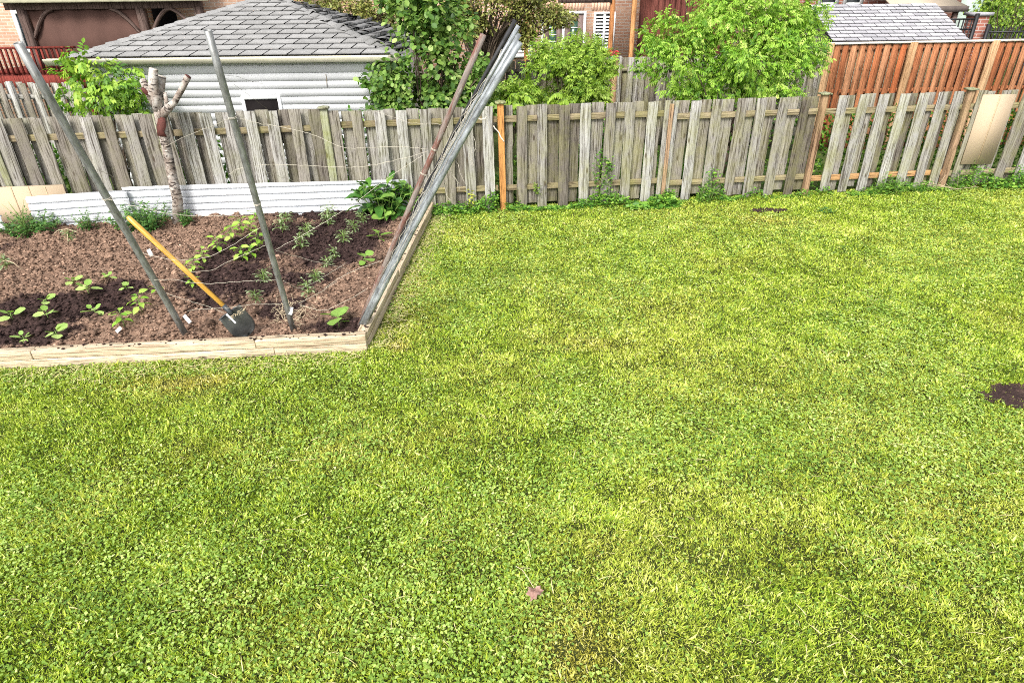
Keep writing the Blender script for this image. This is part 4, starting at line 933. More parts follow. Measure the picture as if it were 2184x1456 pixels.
mb = MB(); shingles(mb, R2, R3, T0, T1, 12, .38, .03, 0.0); mb.build('rear_shingles', M['shingle'], roof, org=gar.location)
def caps(mb, a, b, n_, wd, mess):
    d = nrm(b - a); sd_ = nrm(np.cross(d, EZ)); L = np.linalg.norm(b - a)
    for i in range(n_):
        p = a + d * L * i / n_; q = a + d * L * (i + 1.12) / n_; m_ = lambda: rng.normal(0, mess, 3)
        V = A_([p - sd_ * wd - EZ * wd * .28 + m_() + EZ * .03, p + EZ * .05 + m_(), p + sd_ * wd - EZ * wd * .28 + m_() + EZ * .03, q - sd_ * wd - EZ * wd * .28 + EZ * .018, q + EZ * .03, q + sd_ * wd - EZ * wd * .28 + EZ * .018])
        V = np.concatenate([V, V[:3] - EZ * .022]); mb.add(V, A_([[0, 1, 4, 3], [1, 2, 5, 4], [6, 7, 1, 0], [7, 8, 2, 1]]), rng.random() * .8 + .2)
mb = MB(); caps(mb, R0, T0, 17, .11, .004); caps(mb, R1, T1, 19, .12, .022); caps(mb, T0, T1, 2, .11, .005); mb.build('hip_caps', M['shingle'], roof, org=gar.location)

# ---- houses
def house(name, label, mat, x0, x1, Y, depth, H, roofmat='roofhouse'):
    t = thing(name, label, 'house', ((x0 + x1) / 2, Y, 0)); mb = MB(); wallbox(mb, x0, x1, Y, Y + depth, -.15, H); mb.build('wall', mat, t)
    mb = MB(); o_ = .45; c = (Y + Y + depth) / 2; V = [(x0 - o_, Y - o_, H), (x1 + o_, Y - o_, H), (x1 + o_, Y + depth + o_, H), (x0 - o_, Y + depth + o_, H), (x0 + depth / 2, c, H + 2.4), (x1 - depth / 2, c, H + 2.4)]
    mb.add(V, [A_([[0, 1, 5, 4], [2, 3, 4, 5], [3, 2, 1, 0]]), A_([[1, 2, 5], [3, 0, 4]])]); mb.build('roof', M[roofmat], t); return t
def frame(mb, x0, x1, z0, z1, Y, w_, d_=.06):
    for a, b, c_, e_ in ((x0, x0 + w_, z0, z1), (x1 - w_, x1, z0, z1), (x0 + w_, x1 - w_, z1 - w_, z1), (x0 + w_, x1 - w_, z0, z0 + w_)): wallbox(mb, a, b, Y - d_, Y + .01, c_, e_)
YL = 19.0
hl = house('brick_house', 'buff brick house behind the gazebo at the upper left', M['brick_pink'], at(-260, 50, YL)[0], at(655, 20, YL)[0], YL, 9, 5.6)
x0, z1 = xz(24, 22, YL); x1, z0 = xz(98, 112, YL)
mb = MB(); frame(mb, x0, x1, z0, z1, YL, .09); wallbox(mb, (x0 + x1) / 2 - .05, (x0 + x1) / 2 + .05, YL - .06, YL + .01, z0 + .09, z1 - .09); f = mb.build('window', M['white'], hl)
mb = MB(); wallbox(mb, x0 + .09, x1 - .09, YL - .02, YL + .005, z0 + .09, z1 - .09); mb.build('pane', M['glass'], f, org=hl.location)
x0, z1 = xz(322, 14, YL); x1, z0 = xz(390, 90, YL); mb = MB(); wallbox(mb, x0, x1, YL - .03, YL, z0, z1); mb.build('dark_panel', M['dark'], hl)  # flat near-black panel on the wall, right of the gazebo screen
YC = 20.0
hc = house('brick_house', 'pink brick house with brown double doors and white shutters behind the bushes', M['brick_pink'], at(690, 50, YC)[0], at(1392, 20, YC)[0], YC, 9, 5.6)
x0, z1 = xz(1154, 26, YC); x1, z0 = xz(1246, 135, YC)
mb = MB(); frame(mb, x0, x1, z0, z1, YC, .07); xm = (x0 + x1) / 2; wallbox(mb, xm - .035, xm + .035, YC - .06, YC + .01, z0 + .07, z1 - .07); mb.build('door_frame', M['white'], hc)
for a, b in ((x0 + .07, xm - .035), (xm + .035, x1 - .07)):
    mb = MB(); frame(mb, a, b, z0 + .07, z1 - .07, YC, .16, .035); d = mb.build('door', M['doorbrown'], hc)
    mb = MB(); wallbox(mb, a + .16, b - .16, YC - .02, YC + .002, z0 + .23, z1 - .23); mb.build('pane', M['glassgreen'], d, org=hc.location)
    mb = MB(); zz = z1 - .23
    for j in range(1, 5): zq = zz - j * (zz - z0 - .23) / 5; wallbox(mb, a + .16, b - .16, YC - .032, YC - .022, zq - .012, zq + .012)
    mb.build('glazing_bar', M['white'], d, org=hc.location)
    mb = MB(); hx = xm - .09 if a < xm - .3 else xm + .09; hz_ = z0 + 1.0; mb.tube([A_([hx, YC - .04, hz_]), A_([hx, YC - .11, hz_])], [.035, .045], 10); mb.build('door_knob', M['iron'], d, org=hc.location)
def shutter(px0, px1, py0, py1):
    x0, z1 = xz(px0, py0, YC); x1, z0 = xz(px1, py1, YC); mb = MB(); frame(mb, x0, x1, z0, z1, YC, .06); f = mb.build('window', M['white'], hc)
    mb = MB(); wallbox(mb, x0 + .06, x1 - .06, YC - .01, YC + .004, z0 + .06, z1 - .06); mb.build('pane', M['dark'], f, org=hc.location)
    mb = MB(); xm = (x0 + x1) / 2; wallbox(mb, xm - .035, xm + .035, YC - .055, YC - .012, z0 + .06, z1 - .06)
    for xa, xb in ((x0 + .06, xm - .035), (xm + .035, x1 - .06)):
        z = z0 + .1
        while z < z1 - .1:
            mb.box(A_([(xa + xb) / 2, YC - .035, z]), EX * ((xb - xa) / 2 - .003), A_([0, .022, .022]), A_([0, -.003, .003])); z += .085
    mb.build('shutter', M['slatshade'], f, org=hc.location)
shutter(1267, 1308, 26, 108); shutter(1082, 1136, 55, 112)
x0, z0 = xz(1078, 115, YC); x1, _ = xz(1140, 115, YC); mb = MB(); wallbox(mb, x0 - .05, x1 + .05, YC - .09, YC, z0 - .1, z0); mb.build('sill', M['white'], hc)
n = NT('lintel_brick', .9, .1); n.col(n.ramp(n.attr('rnd'), [(0, (.46, .27, .19)), (1, (.62, .43, .31))]))
for a0, a1, yy in ((1150, 1252, 25), (1262, 1312, 25)):
    x0, z0 = xz(a0, yy, YC); x1, _ = xz(a1, yy, YC); nb = int((x1 - x0) / .085); mb = MB()
    for i in range(nb): wallbox(mb, x0 + i * .085, x0 + i * .085 + .07, YC - .012, YC, z0 + .02, z0 + .24, rng.random())
    mb.build('lintel', n.m, hc)

YR2 = 19.5
hr = house('brick_house', 'dark red brick house above the pale grey shed roof', M['brick_red'], at(1700, 20, YR2)[0], at(2046, 20, YR2)[0], YR2, 9, 5.6)
for a, b in ((1742, 1786), (1796, 1838)):
    x0, z0 = xz(a, 10, YR2); x1, _ = xz(b, 10, YR2); z0 -= .05; z1 = z0 + 1.2; mb = MB(); frame(mb, x0, x1, z0, z1, YR2, .09); f = mb.build('window', M['white'], hr)
    mb = MB(); wallbox(mb, x0 + .09, x1 - .09, YR2 - .02, YR2 + .004, z0 + .09, z1 - .09); mb.build('pane', M['glass'], f, org=hr.location)
hp = house('brick_house', 'buff brick house corner glimpsed right of the large bright green tree top', M['brick_pink'], at(1575, 20, YR2)[0], at(1682, 20, YR2)[0], YR2 + .4, 9, 5.4)
# dark red boarded shed behind the large tree
x0 = at(1392, 20, 18.2)[0]; x1 = at(1570, 20, 18.2)[0]; rs = thing('red_shed', 'dark red boarded shed partly hidden behind the large bright green tree', 'shed', ((x0 + x1) / 2, 18.2, 0))
mb = MB(); xx = x0
while xx < x1 - .05: mb.box(A_([xx + .07, 18.2, 1.6]), EX * .068, EY * .012, EZ * 1.7, None, 3, .01); xx += .145
wallbox(mb, x0, x1, 18.23, 20.2, -.1, 3.2); mb.build('wall', M['shedred'], rs)
mb = MB(); V = [(x0 - .2, 17.9, 3.2), (x1 + .2, 17.9, 3.2), (x1 + .2, 20.5, 3.9), (x0 - .2, 20.5, 3.9)]; V += [(a, b, c - .1) for a, b, c in V]; mb.add(V, A_([[0, 1, 2, 3], [7, 6, 5, 4], [0, 4, 5, 1], [1, 5, 6, 2], [2, 6, 7, 3], [3, 7, 4, 0]])); mb.build('roof', M['roofhouse'], rs)

# ---- deck and gazebo, upper left
YD = 15.8
x0 = at(-120, 130, YD)[0]; x1, zr = xz(158, 101, YD); _, zb = xz(80, 163, YD)
dk = thing('deck', 'dark red stained deck with slatted railing beyond the left fence', 'deck', ((x0 + x1) / 2, YD, -.1))
mb = MB(); wallbox(mb, x0, x1, YD, YD + 2.8, zb - .12, zb); mb.build('floor', M['deckred'], dk)
mb = MB(); wallbox(mb, x0, x1 + 1.2, YD - .03, YD - .002, zb - .24, zb + .02, .9); mb.build('skirt_board', M['deckred'], dk)
mb = MB(); mb.box(A_([(x0 + x1) / 2, YD, zr]), EX * (x1 - x0) / 2, EY * .06, EZ * .02); mb.build('top_rail', M['deckred'], dk)
mb = MB(); mb.box(A_([(x0 + x1) / 2, YD, zb + .09]), EX * (x1 - x0) / 2, EY * .02, EZ * .035); mb.build('bottom_rail', M['deckred'], dk)
xx = x1 - .05; i = 0
while xx > x0 and i < 60: mb = MB(); mb.box(A_([xx, YD - .03, (zr + zb) / 2 + .02]), EX * .019, EY * .018, EZ * (zr - zb) / 2 * .93); mb.build('baluster', M['deckred'], dk); xx -= .115; i += 1
for xx in (x0 + .1, (x0 + x1) / 2, x1 - .05): mb = MB(); mb.box(A_([xx, YD + .08, zb / 2]), EX * .045, EY * .045, EZ * (zb / 2 + .1)); mb.build('post', M['deckred'], dk)
YG = 16.6
gx0, gz1 = xz(40, 20, YG); gx1, _ = xz(433, 20, YG); gp1 = at(308, 50, YG)[0]; gp0 = at(60, 60, YG)[0]; zt = at(240, 17, YG)[2]
gb_ = thing('gazebo', 'dark brown timber gazebo with mesh screen side standing on the deck', 'gazebo', ((gp0 + gx1) / 2, YG, zb))
mb = MB(); mb.box(A_([(gp0 - .35 + gx1) / 2, YG, zt + .06]), EX * ((gx1 - gp0 + .35) / 2), EY * .06, EZ * .085, .3, 6); mb.build('beam', M['pergola'], gb_)
mb = MB(); V = [(gp0 - .55, YG - .35, zt + .16), (gx1 + .3, YG - .35, zt + .16), (gx1 - .8, YG + 1.6, zt + .75), (gp0 + .8, YG + 1.6, zt + .75), (gx1 + .3, YG + 3.4, zt + .16), (gp0 - .55, YG + 3.4, zt + .16)]
V += [(a, b, c - .04) for a, b, c in V]; mb.add(V, A_([[0, 1, 2, 3], [3, 2, 4, 5], [6, 7, 1, 0], [9, 8, 7, 6], [11, 10, 8, 9]])); mb.build('canopy', M['gazroof'], gb_)
for xx in (gp0, gp1, gx1 - .1):
    for yy in (YG, YG + 3.0):
        mb = MB(); mb.box(A_([xx, yy, (zt + zb) / 2]), EX * .085, EY * .085, EZ * ((zt - zb) / 2), None, 5); mb.build('post', M['pergola'], gb_)
        if yy == YG:
            for sg in (-1, 1):
                if xx == gp0 and sg < 0: continue
                T = np.linspace(0, 1, 9); P = A_([[xx + sg * (.08 + .62 * t_), YG - .02, zt - .62 + .6 * math.sin(t_ * 1.5)] for t_ in T]); mb = MB(); mb.tube(P, .045, 4, rnd=.5)
                mb.build('brace', M['pergola'], gb_)
mb = MB(); ns = 24; V = [(gp0 + .12 + (gp1 - gp0 - .2) * i / ns, YG + .02 + .03 * math.sin(i * 1.3), z) for i in range(ns + 1) for z in (zb, zt)]; k = np.arange(ns) * 2; mb.add(V, np.stack([k, k + 2, k + 3, k + 1], 1)); o = mb.build('screen', M['screen'], gb_, smooth=True); m = o.modifiers.new('s', 'SOLIDIFY'); m.thickness = .01

# ---- neighbours' fences
def simple_fence(name, label, a, b, za, zb_, mat, pitch, bw, postw=.09, nposts=4, cap=None, zr=(.25, .85), shadow=True, z0=-.1, postmat=None, rnds=None, lean=0.0, group=None):
    a = A_([*a, 0]); b = A_([*b, 0]); e = nrm(b - a); L = np.linalg.norm(b - a); nn = A_([e[1], -e[0], 0]); t = thing(name, label, 'fence', a)
    if group: t['group'] = group
    mb = MB(); n_ = int(L / pitch)
    for i in range(n_ + 1):
        u = i / n_; z = za + (zb_ - za) * u; p = a + e * L * u
        mb.bar(p + nn * .04 + EZ * z0, p + nn * .04 + EZ * (z + rng.normal(0, .006)), bw + rng.normal(0, .003), .018, e, None, 4, .03)
        if i < n_: p = p + e * pitch / 2; mb.bar(p - nn * .04 + EZ * z0, p - nn * .04 + EZ * (z + rng.normal(0, .006) - (.05 if cap else 0)), bw, .018, e, rng.random() * .6, 3, .03)
    mb.build('board_panel', mat, t)
    for f_ in zr:
        mb = MB(); mb.bar(a + EZ * (za * f_), b + EZ * (zb_ * f_), .085, .036, EZ, None, 4); mb.build('rail', mat, t)
    for i in range(nposts):
        u = i / (nposts - 1) if nposts > 1 else 0; z = za + (zb_ - za) * u; p = a + e * L * u + nn * .06; mb = MB(); mb.bar(p + EZ * z0, p + EZ * (z + .03), postw, postw * .8, e, None, 4); mb.build('post', postmat or mat, t)
    if cap:
        mb = MB(); mb.bar(a + EZ * (za + .022) , b + EZ * (zb_ + .022), .16, .035, nn, None, 6); mb.build('cap_rail', cap, t)
    return t
yf = 12.6; x0 = at(-260, 200, yf)[0]; x1, z = xz(172, 177, yf)
simple_fence('board_fence', 'grey board fence below the red deck, beyond the near fence at far left', (x0, yf), (x1, yf), z + .05, z, M['fence'], .21, .115, nposts=4)
a = at(1052, 131, 16.6); b = at(1424, 119, 14.9)
simple_fence('board_fence', 'mossy grey fence behind the round green bush in the middle distance', a[:2], b[:2], a[2], b[2], M['fence_r'], .25, .135, nposts=5)
mb = MB(); p = at(1312, 120, 15.3); mb.bar(A_([p[0], 15.25, -.1]), A_([p[0], 15.25, p[2]]), .11, .09, EX, None, 5); tag(mb.build('fence_post', M['cedarpost'], org=(p[0], 15.25, -.1)), 'new orange-brown post at the joint of the mossy rear fence', 'post')
a2 = at(1730, 110, 14.4); b2 = at(1764, 112, 14.0)
simple_fence('board_fence', 'short grey fence end where the red cedar fence begins', at(1424, 119, 14.95)[:2], b2[:2], b[2], b2[2], M['fence_r'], .21, .13, nposts=3)
a = at(1768, 96, 14.0); b = at(2290, 86, 14.35)
simple_fence('board_fence', 'red cedar fence with pale cap rail beyond the right end of the grey fence', a[:2], b[:2], a[2], b[2], M['cedar'], .172, .12, .13, 4, M['caprail'], (.25, .55, .97), postmat=M['cedarpost'])

# ---- shed with pale shingles, right
Ys = 15.3; sA = at(1776, 89, Ys); sB = at(2066, 86, Ys); Yt = 16.9; sT0 = at(1733, 9, Yt); sT1 = at(1990, 10, Yt); zt_ = (sT0[2] + sT1[2]) / 2; ze_ = (sA[2] + sB[2]) / 2
sh = thing('garden_shed', 'garden shed with pale grey shingled gable roof behind the cedar fence', 'shed', ((sA[0] + sB[0]) / 2, Ys, 0))
xl = sA[0]; xr = sB[0]; A4, B4 = A_([xl, Ys, ze_]), A_([xr, Ys, ze_]); T4, T5 = A_([xl, Yt, zt_]), A_([xr, Yt, zt_]); C4, D4 = A_([xl, 2 * Yt - Ys, ze_]), A_([xr, 2 * Yt - Ys, ze_])
mb = MB(); mb.add([A4, B4, T5, T4, C4, D4], [A_([[0, 1, 2, 3], [3, 2, 5, 4]])]); rf = mb.build('roof', M['felt'], sh)
m = rf.modifiers.new('s', 'SOLIDIFY'); m.thickness = .05
mb = MB(); shingles(mb, A4, B4, T5, T4, 11, .30, .0, .003, .012, None, .02); shingles(mb, D4, C4, T4, T5, 11, .3, 0, .003, .012, None, .02); mb.build('shingles', M['shingle_pale'], rf, org=sh.location)
mb = MB(); wallbox(mb, xl + .15, xr - .15, Ys + .2, 2 * Yt - Ys - .2, -.1, ze_ + .02); mb.add([(xl + .15, Ys + .2, ze_ + .02), (xl + .15, 2 * Yt - Ys - .2, ze_ + .02), (xl + .15, Yt, zt_ - .08)], A_([[0, 1, 2]])); mb.add([(xr - .15, Ys + .2, ze_ + .02), (xr - .15, 2 * Yt - Ys - .2, ze_ + .02), (xr - .15, Yt, zt_ - .08)], A_([[2, 1, 0]])); mb.build('wall', M['postgrey'], sh)
# ---- canopy, pale wall, brick pillar, iron fences
x0, z0 = xz(1905, 15, 17.8); x1, _ = xz(2064, 15, 17.8)
cn = thing('canopy', 'tan porch canopy with dark eave beside the red brick house', 'canopy', ((x0 + x1) / 2, 17.8, 0))
mb = MB(); V = [(x0, 17.8, z0 + .0), (x1, 17.8, z0), (x1 - .6, 19.3, z0 + .55), (x0, 19.3, z0 + .55)]; V += [(a_, b_, c_ - .03) for a_, b_, c_ in V]; mb.add(V, A_([[0, 1, 2, 3], [7, 6, 5, 4], [1, 5, 6, 2], [3, 7, 4, 0]])); mb.build('roof', M['canopytan'], cn)
mb = MB(); wallbox(mb, x0, x1, 17.74, 17.795, z0 - .13, z0 + .0); mb.build('eave', M['roofhouse'], cn)
for xx in (x0 + .2, x1 - .25): mb = MB(); wallbox(mb, xx, xx + .1, 17.85, 17.95, -.1, z0 - .03); mb.build('post', M['pergola'], cn)
x0 = at(2045, 20, 21)[0]; x1 = at(2092, 20, 21)[0]; pw = house('rendered_house', 'pale green rendered house end between the brick house and the tree', M['palewall'], x0, x1, 21, 6, 4.2)
p = at(2093, 60, 17.2); x0 = at(2076, 60, 17.2)[0]; x1 = at(2104, 60, 17.2)[0]; pl = thing('brick_pillar', 'red brick gate pillar between the two black iron fences', 'pillar', (p[0], 17.2, 0)); ztp = at(2095, 34, 17.2)[2]
mb = MB(); wallbox(mb, x0, x1, 17.2, 17.6, -.1, ztp); mb.build('shaft', M['brick_red'], pl); mb = MB(); wallbox(mb, x0 - .05, x1 + .05, 17.15, 17.65, ztp, ztp + .07); mb.build('capstone', M['shingle_pale'], pl)
def iron(label, px0, px1, py, Y, gap, tips):
    x0, z = xz(px0, py, Y); x1, _ = xz(px1, py, Y); t = thing('iron_fence', label, 'fence', (x0, Y, 0), 'black iron fences at the upper right'); mb = MB(); xx = x0; i = 0
    while xx <= x1: mb.box(A_([xx, Y, (z + tips) / 2]), EX * .011, EY * .011, EZ * (z + tips) / 2); xx += gap
    mb.build('pickets', M['iron'], t)
    for zz in (z - (.0 if not tips else .05), z - .22, .2): mb = MB(); mb.box(A_([(x0 + x1) / 2, Y, zz]), EX * (x1 - x0) / 2, EY * .014, EZ * .017); mb.build('rail', M['iron'], t)
    for xx in (x0, x1): mb = MB(); mb.box(A_([xx, Y, (z + .12) / 2]), EX * .035, EY * .035, EZ * (z + .12) / 2); mb.build('post', M['iron'], t)
iron('black iron railing between the shed roof and the brick pillar', 2012, 2082, 42, 17.0, .10, 0)
iron('black iron picket fence right of the brick pillar under the tree', 2106, 2260, 64, 17.0, .09, .06)
# ---- orange pergola in front of the pink brick house
YP = 18.3; pg = thing('pergola', 'orange-brown timber pergola posts and dark top beam before the pink brick house', 'pergola', (at(1240, 60, YP)[0], YP, 0)); zt = at(1240, 3, YP)[2]
for px in (1122, 1302, 1347):
    x_ = at(px, 90, YP)[0] ; mb = MB(); mb.box(A_([x_, YP, zt / 2 + .3]), EX * .055, EY * .055, EZ * (zt / 2 + .4), None, 6); mb.build('post', M['pergorange'], pg)
x0 = at(1190, 5, YP)[0]; x1 = at(1304, 5, YP)[0]; mb = MB(); mb.box(A_([(x0 + x1) / 2, YP - .08, zt + .06]), EX * (x1 - x0) / 2, EY * .02, EZ * .1); mb.build('beam', M['pergola'], pg)
# ---- flower pot on the rear fence
p = at(1306, 122, 15.1); fp = thing('flower_pot', 'teal pot of pink and red flowers on top of the mossy rear fence', 'flower pot', p)
mb = MB(); mb.tube([p - EZ * .10, p + EZ * .02], [.06, .085], 12); mb.build('pot', M['pot'], fp); mb = MB(); N = 60; dd = nrm(rng.normal(0, 1, (N, 3)) * A_([1.6, 1, .7])); mb.leaves(p + EZ * .07 + dd * A_([.10, .06, .04]), dd + A_([0, 0, .4]), rng.normal(0, 1, (N, 3)), .05, 'round', None); mb.build('petals', M['flower'], fp)

# ---- trees and bushes
def tree(name, label, cat, base, blobs, nleaf, ls, tpl, mat, trunk_r=.06, fork=.35, kind='single', droop=.3, wid=1.0, group=None, nbr=26, shell=.45, barkmat='bark'):
    base = np.asarray(base, float); t = thing(name, label, cat, base, group); mt = MB(); ml = MB()
    C0 = [(at(x, y, Y), rx, ry, rz, w_) for x, y, Y, rx, ry, rz, w_ in blobs]
    for c, rx, ry, rz, w_ in list(C0):
        for _ in range(7):
            d = nrm(rng.normal(0, 1, 3)); f_ = rng.uniform(.22, .38); C0.append((c + d * A_([rx, ry, rz]) * rng.uniform(.9, 1.18), rx * f_, ry * f_, rz * f_, w_ * f_ * f_ * .8))
    W = A_([c[4] for c in C0]); W = W / W.sum()
    cen = sum(c[0] * w_ for c, w_ in zip(C0, W)); fk = base + (cen - base) * fork; mt.tube([base - EZ * .1, (base + fk) / 2 + rng.normal(0, .03, 3), fk], [trunk_r, trunk_r * .85, trunk_r * .7], 10, bumpy=.1)
    mb_ = MB()
    for i in range(nbr):
        c, rx, ry, rz, _ = C0[rng.choice(len(C0), p=W)]; d = nrm(rng.normal(0, 1, 3)) * rng.uniform(.4, .9); e = c + d * A_([rx, ry, rz]); s_ = base + (fk - base) * rng.uniform(.6, 1); m_ = (s_ + e) / 2 + EZ * rng.uniform(0, .15) + rng.normal(0, .06, 3)
        mb_.tube([s_, s_ * .6 + m_ * .4 + rng.normal(0, .03, 3), m_, m_ * .4 + e * .6 + rng.normal(0, .03, 3), e], [trunk_r * .4, trunk_r * .32, trunk_r * .22, trunk_r * .13, .003], 6)
    tk = mt.build('trunk', M[barkmat], t, smooth=True); mb_.build('branches', M[barkmat], t, smooth=True)
    ci = rng.choice(len(C0), nleaf, p=W); D = nrm(rng.normal(0, 1, (nleaf, 3))); rr = rng.random(nleaf) ** shell; cc = A_([c[0] for c in C0])[ci]; ra = A_([c[1:4] for c in C0])[ci]
    P = cc + D * ra * rr[:, None] * (1 + rng.normal(0, .07, nleaf))[:, None]
    cl = fbm(P[:, 0] * 2.2 + P[:, 1], P[:, 2] * 2.2 - P[:, 1], 1.6, 3); kp = cl > .36; P = P[kp]; D = D[kp]; rr = rr[kp]; cl = cl[kp]; N = len(P)
    out = D * A_([1, 1, .6]) + rng.normal(0, .55, (N, 3)); out[:, 2] -= droop; up = D * .4 + A_([0, -.25, .9]) + rng.normal(0, .4, (N, 3)); S_ = ls * rng.uniform(.6, 1.25, N); rv = np.clip(.5 + rng.normal(0, .24, N) + (cl - .5) * .8, 0, 1)
    if kind == 'single': ml.leaves(P, out, up, S_, tpl, rv, wid)
    else:
        d = nrm(out); n_ = nrm(up - d * (up * d).sum(1, keepdims=True)); s_ = np.cross(n_, d); rl_ = S_ * 2.0
        for j in range(7):
            if j == 6: o_ = P + d * rl_[:, None]; dd = d + A_([0, 0, -.25])
            else:
                sg = 1 if j % 2 else -1; u = (j // 2 + 1) / 3.4; o_ = P + d * (rl_ * u)[:, None] - EZ * (.10 * u * rl_)[:, None]; dd = d * .75 + s_ * sg * .8 + A_([0, 0, -.35 - droop * .4])
            ml.leaves(o_, dd + rng.normal(0, .12, (N, 3)), n_ + rng.normal(0, .15, (N, 3)), S_ * (1.15 if j == 6 else 1), tpl, np.clip(rv + rng.normal(0, .08, N), 0, 1), wid)
    ml.build('crown', M[mat], t); return t
g = lambda x, Y: (at(x, 230, Y)[0], Y, -.05)
tree('box_elder', 'large bright green box elder spreading above the middle of the near fence', 'tree', g(1560, 12.2), [
 (1450, 130, 12.0, .62, .6, .50, 3), (1420, 75, 12.2, .36, .4, .30, 1.2), (1530, 60, 12.2, .55, .6, .55, 2.6), (1640, 40, 12.2, .60, .6, .55, 2.6), (1600, 140, 11.9, .75, .7, .52, 4), (1690, 110, 12.0, .55, .55, .50, 2.4), (1520, 190, 11.9, .70, .5, .25, 1.6), (1650, 190, 11.9, .6, .5, .22, 1.3), (1395, 115, 12.1, .30, .3, .32, .8), (1720, 40, 12.3, .34, .4, .36, .9), (1560, -20, 12.3, .7, .6, .4, 1.6), (1740, 120, 12.0, .22, .3, .22, .35)],
 8500, .056, 'lance', 'lf_elder', .06, .3, 'compound', .45, 1.45, None, 40, .6)
tree('poplar_tree', 'dense round-leaved green tree at the right corner of the garage', 'tree', g(930, 11.7), [
 (930, 120, 11.7, .75, .6, .85, 5), (900, 30, 11.8, .62, .6, .55, 3), (960, 60, 11.9, .45, .5, .6, 1.6), (840, 170, 11.4, .52, .45, .42, 2.4), (920, 200, 11.5, .75, .5, .30, 2.2), (1010, 180, 11.7, .42, .4, .42, 1.6), (810, 195, 11.3, .28, .3, .28, .7), (880, -40, 11.9, .6, .5, .4, 1)],
 10500, .088, 'round', 'lf_poplar', .07, .3, 'single', .7, .9, None, 40, .62)
tree('round_bush', 'round bright green bush in front of the mossy rear fence', 'bush', g(1215, 13.0), [(1215, 160, 12.9, .72, .6, .52, 4), (1180, 120, 13, .42, .4, .34, 1.3), (1245, 105, 13, .34, .4, .30, 1), (1270, 150, 13, .34, .4, .42, 1.2), (1150, 170, 12.9, .25, .3, .34, .6), (1228, 200, 12.8, .6, .4, .22, 1.2)], 4800, .058, 'lance', 'lf_bush', .05, .3, 'compound', .35, 1.5, None, 30, .6)
tree('low_bush', 'low leafy bush beside the upper end of the leaning poles', 'bush', g(1085, 12.3), [(1085, 215, 12.2, .36, .3, .25, 2), (1110, 195, 12.3, .22, .3, .2, 1), (1050, 205, 12.3, .2, .2, .2, .6)], 800, .075, 'lance', 'lf_bush', .03, .3, 'compound', .3, 1.6)
tree('sapling', 'leafy green sapling between the left fence and the garage wall', 'tree', g(230, 11.0), [(215, 160, 11.0, .42, .35, .28, 2), (175, 190, 11.0, .40, .3, .30, 1.6), (255, 185, 10.9, .42, .35, .32, 2.4), (160, 150, 11, .22, .25, .30, .9), (150, 125, 11, .14, .2, .12, .35), (215, 222, 10.9, .62, .3, .18, 2), (280, 210, 10.9, .25, .25, .22, 1)], 400, .085, 'lance', 'lf_ash', .022, .25, 'compound', .5, 1.9, None, 30, .6)
tree('apple_tree', 'brownish twiggy tree with small leaves above the leaning poles', 'tree', (at(960, 60, 15.4)[0], 15.5, -.1), [(1050, 20, 15.2, .75, .7, .42, 3), (1130, 25, 15.2, .65, .6, .42, 2.4), (990, 25, 15.3, .5, .5, .5, 1.8), (1195, 35, 15.1, .38, .4, .22, .8), (1080, -25, 15.2, 1.2, .8, .35, 2), (1120, 80, 15.1, .22, .2, .2, .4)], 14000, .075, 'hex', 'lf_apple', .075, .7, 'single', .2, 1.0, 'twiggy small-leaved trees', 110)
tree('apple_tree', 'twiggy tree with small yellowish leaves rising behind the garage roof', 'tree', (at(760, 60, 15.6)[0], 15.9, -.1), [(720, 10, 15.8, .8, .7, .36, 3), (790, 40, 15.6, .42, .5, .34, 2), (840, 20, 15.6, .4, .5, .5, 1.5), (660, -10, 15.9, .5, .5, .25, 1), (820, 90, 15.5, .3, .3, .4, .8)], 11000, .078, 'hex', 'lf_apple', .075, .6, 'single', .2, 1.0, 'twiggy small-leaved trees', 90)
tree('garden_tree', 'olive green tree at the upper right corner behind the iron fence', 'tree', (at(2150, 60, 17.9)[0], 18.0, -.1), [(2150, 20, 17.9, .75, .7, .6, 3), (2190, 50, 17.8, .55, .6, .4, 2), (2110, 10, 18, .35, .4, .4, 1), (2230, 0, 18, .8, .6, .7, 2)], 4200, .075, 'hex', 'lf_bush', .08, .4, 'single', .4, 1.0)
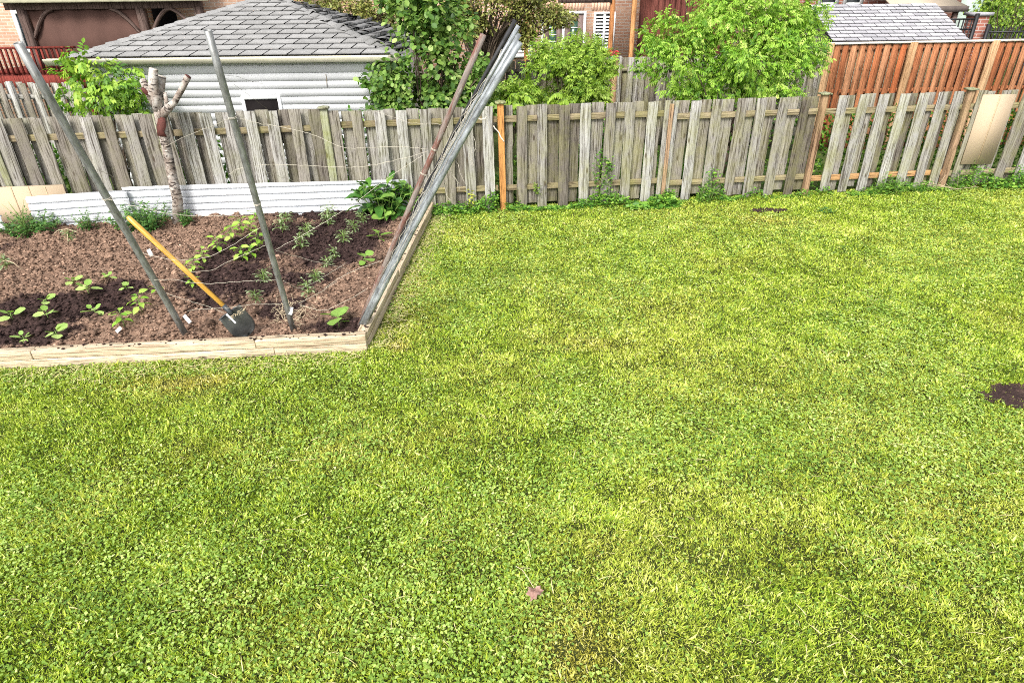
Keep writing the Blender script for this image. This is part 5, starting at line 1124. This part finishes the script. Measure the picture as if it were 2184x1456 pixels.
# sumac fronds
t = thing('sumac_plant', 'feathery arching fronds just behind the top of the grey fence', 'plant', (at(1160, 215, 10.9)[0], 10.9, -.05)); ml = MB(); ms = MB(); b0 = A_(t.location)
for tipx, tipy, midx, midy in ((1196, 200, 1165, 188), (1200, 222, 1185, 208), (1120, 205, 1135, 198), (1210, 214, 1190, 200), (1095, 222, 1120, 212)):
    P0 = b0 + EZ * 1.0; P1 = at(midx, midy, 10.85); P2 = at(tipx, tipy, 10.8); T = np.linspace(0, 1, 15)[:, None]; P = P0 * (1 - T) ** 2 + 2 * P1 * T * (1 - T) * 1.0 + P2 * T ** 2; ms.tube(P, .006, 5)
    d = nrm(np.gradient(P, axis=0)); s_ = nrm(np.cross(d, EZ))
    for sg in (-1, 1): ml.leaves(P[3:], d[3:] * .35 + s_[3:] * sg + A_([0, 0, -.5]), np.tile(EZ - EY * .4, (12, 1)), .13, 'lance', rng.random(12) * .5 + .4, 1.2)
ms.tube([b0, b0 + EZ * 1.05], .015, 6); ms.build('stems', M['stem'], t); ml.build('fronds', M['lf_bush'], t)
# ivy growing behind the right end of the near fence
Wd = MB(); N = 5200; s_ = rng.uniform(fs(1560), fs(2400), N); z = rng.uniform(.05, 1.32, N) * (1 - .12 * rng.random(N)); of = rng.uniform(-.5, -.12, N); kp = rng.random(N) < np.clip((s_ - 3.0) / 3, .15, 1); s_ = s_[kp]; z = z[kp]; of = of[kp]; N = len(z)
P = FO + FE * s_[:, None] + FN * of[:, None]; P[:, 2] = z; Wd.leaves(P, rng.normal(0, 1, (N, 3)) * A_([1, .4, 1]), FN + rng.normal(0, .5, (N, 3)), .065, 'hex', rng.random(N)); tag(Wd.build('ivy', M['lf_weed']), kind='stuff')
Wd = MB(); N = 11000; s_ = rng.uniform(fs(-60), fs(1560), N); of = rng.uniform(-.9, -.15, N); P = FO + FE * s_[:, None] + FN * of[:, None]; P[:, 2] = rng.random(N) ** .8 * np.clip((fbm(s_ + 9, of, 1.1, 3) - .25) * 3.2, .2, 1.45); Wd.leaves(P, rng.normal(0, 1, (N, 3)), EZ + rng.normal(0, .5, (N, 3)), .08, 'hex', rng.random(N)); tag(Wd.build('undergrowth', M['lf_weed']), kind='stuff')
# hedge far behind everything
Wd = MB(); N = 24000; x = rng.uniform(-40, 45, N); y = 34 + rng.normal(0, 1.2, N); z = rng.random(N) ** .8 * (4.5 + 3 * fbm(x, x, .25, 3)); Wd.leaves(np.stack([x, y, z], -1), rng.normal(0, 1, (N, 3)), EZ + rng.normal(0, .5, (N, 3)), .5, 'hex', rng.random(N)); tag(Wd.build('far_trees', M['lf_poplar']), kind='stuff')
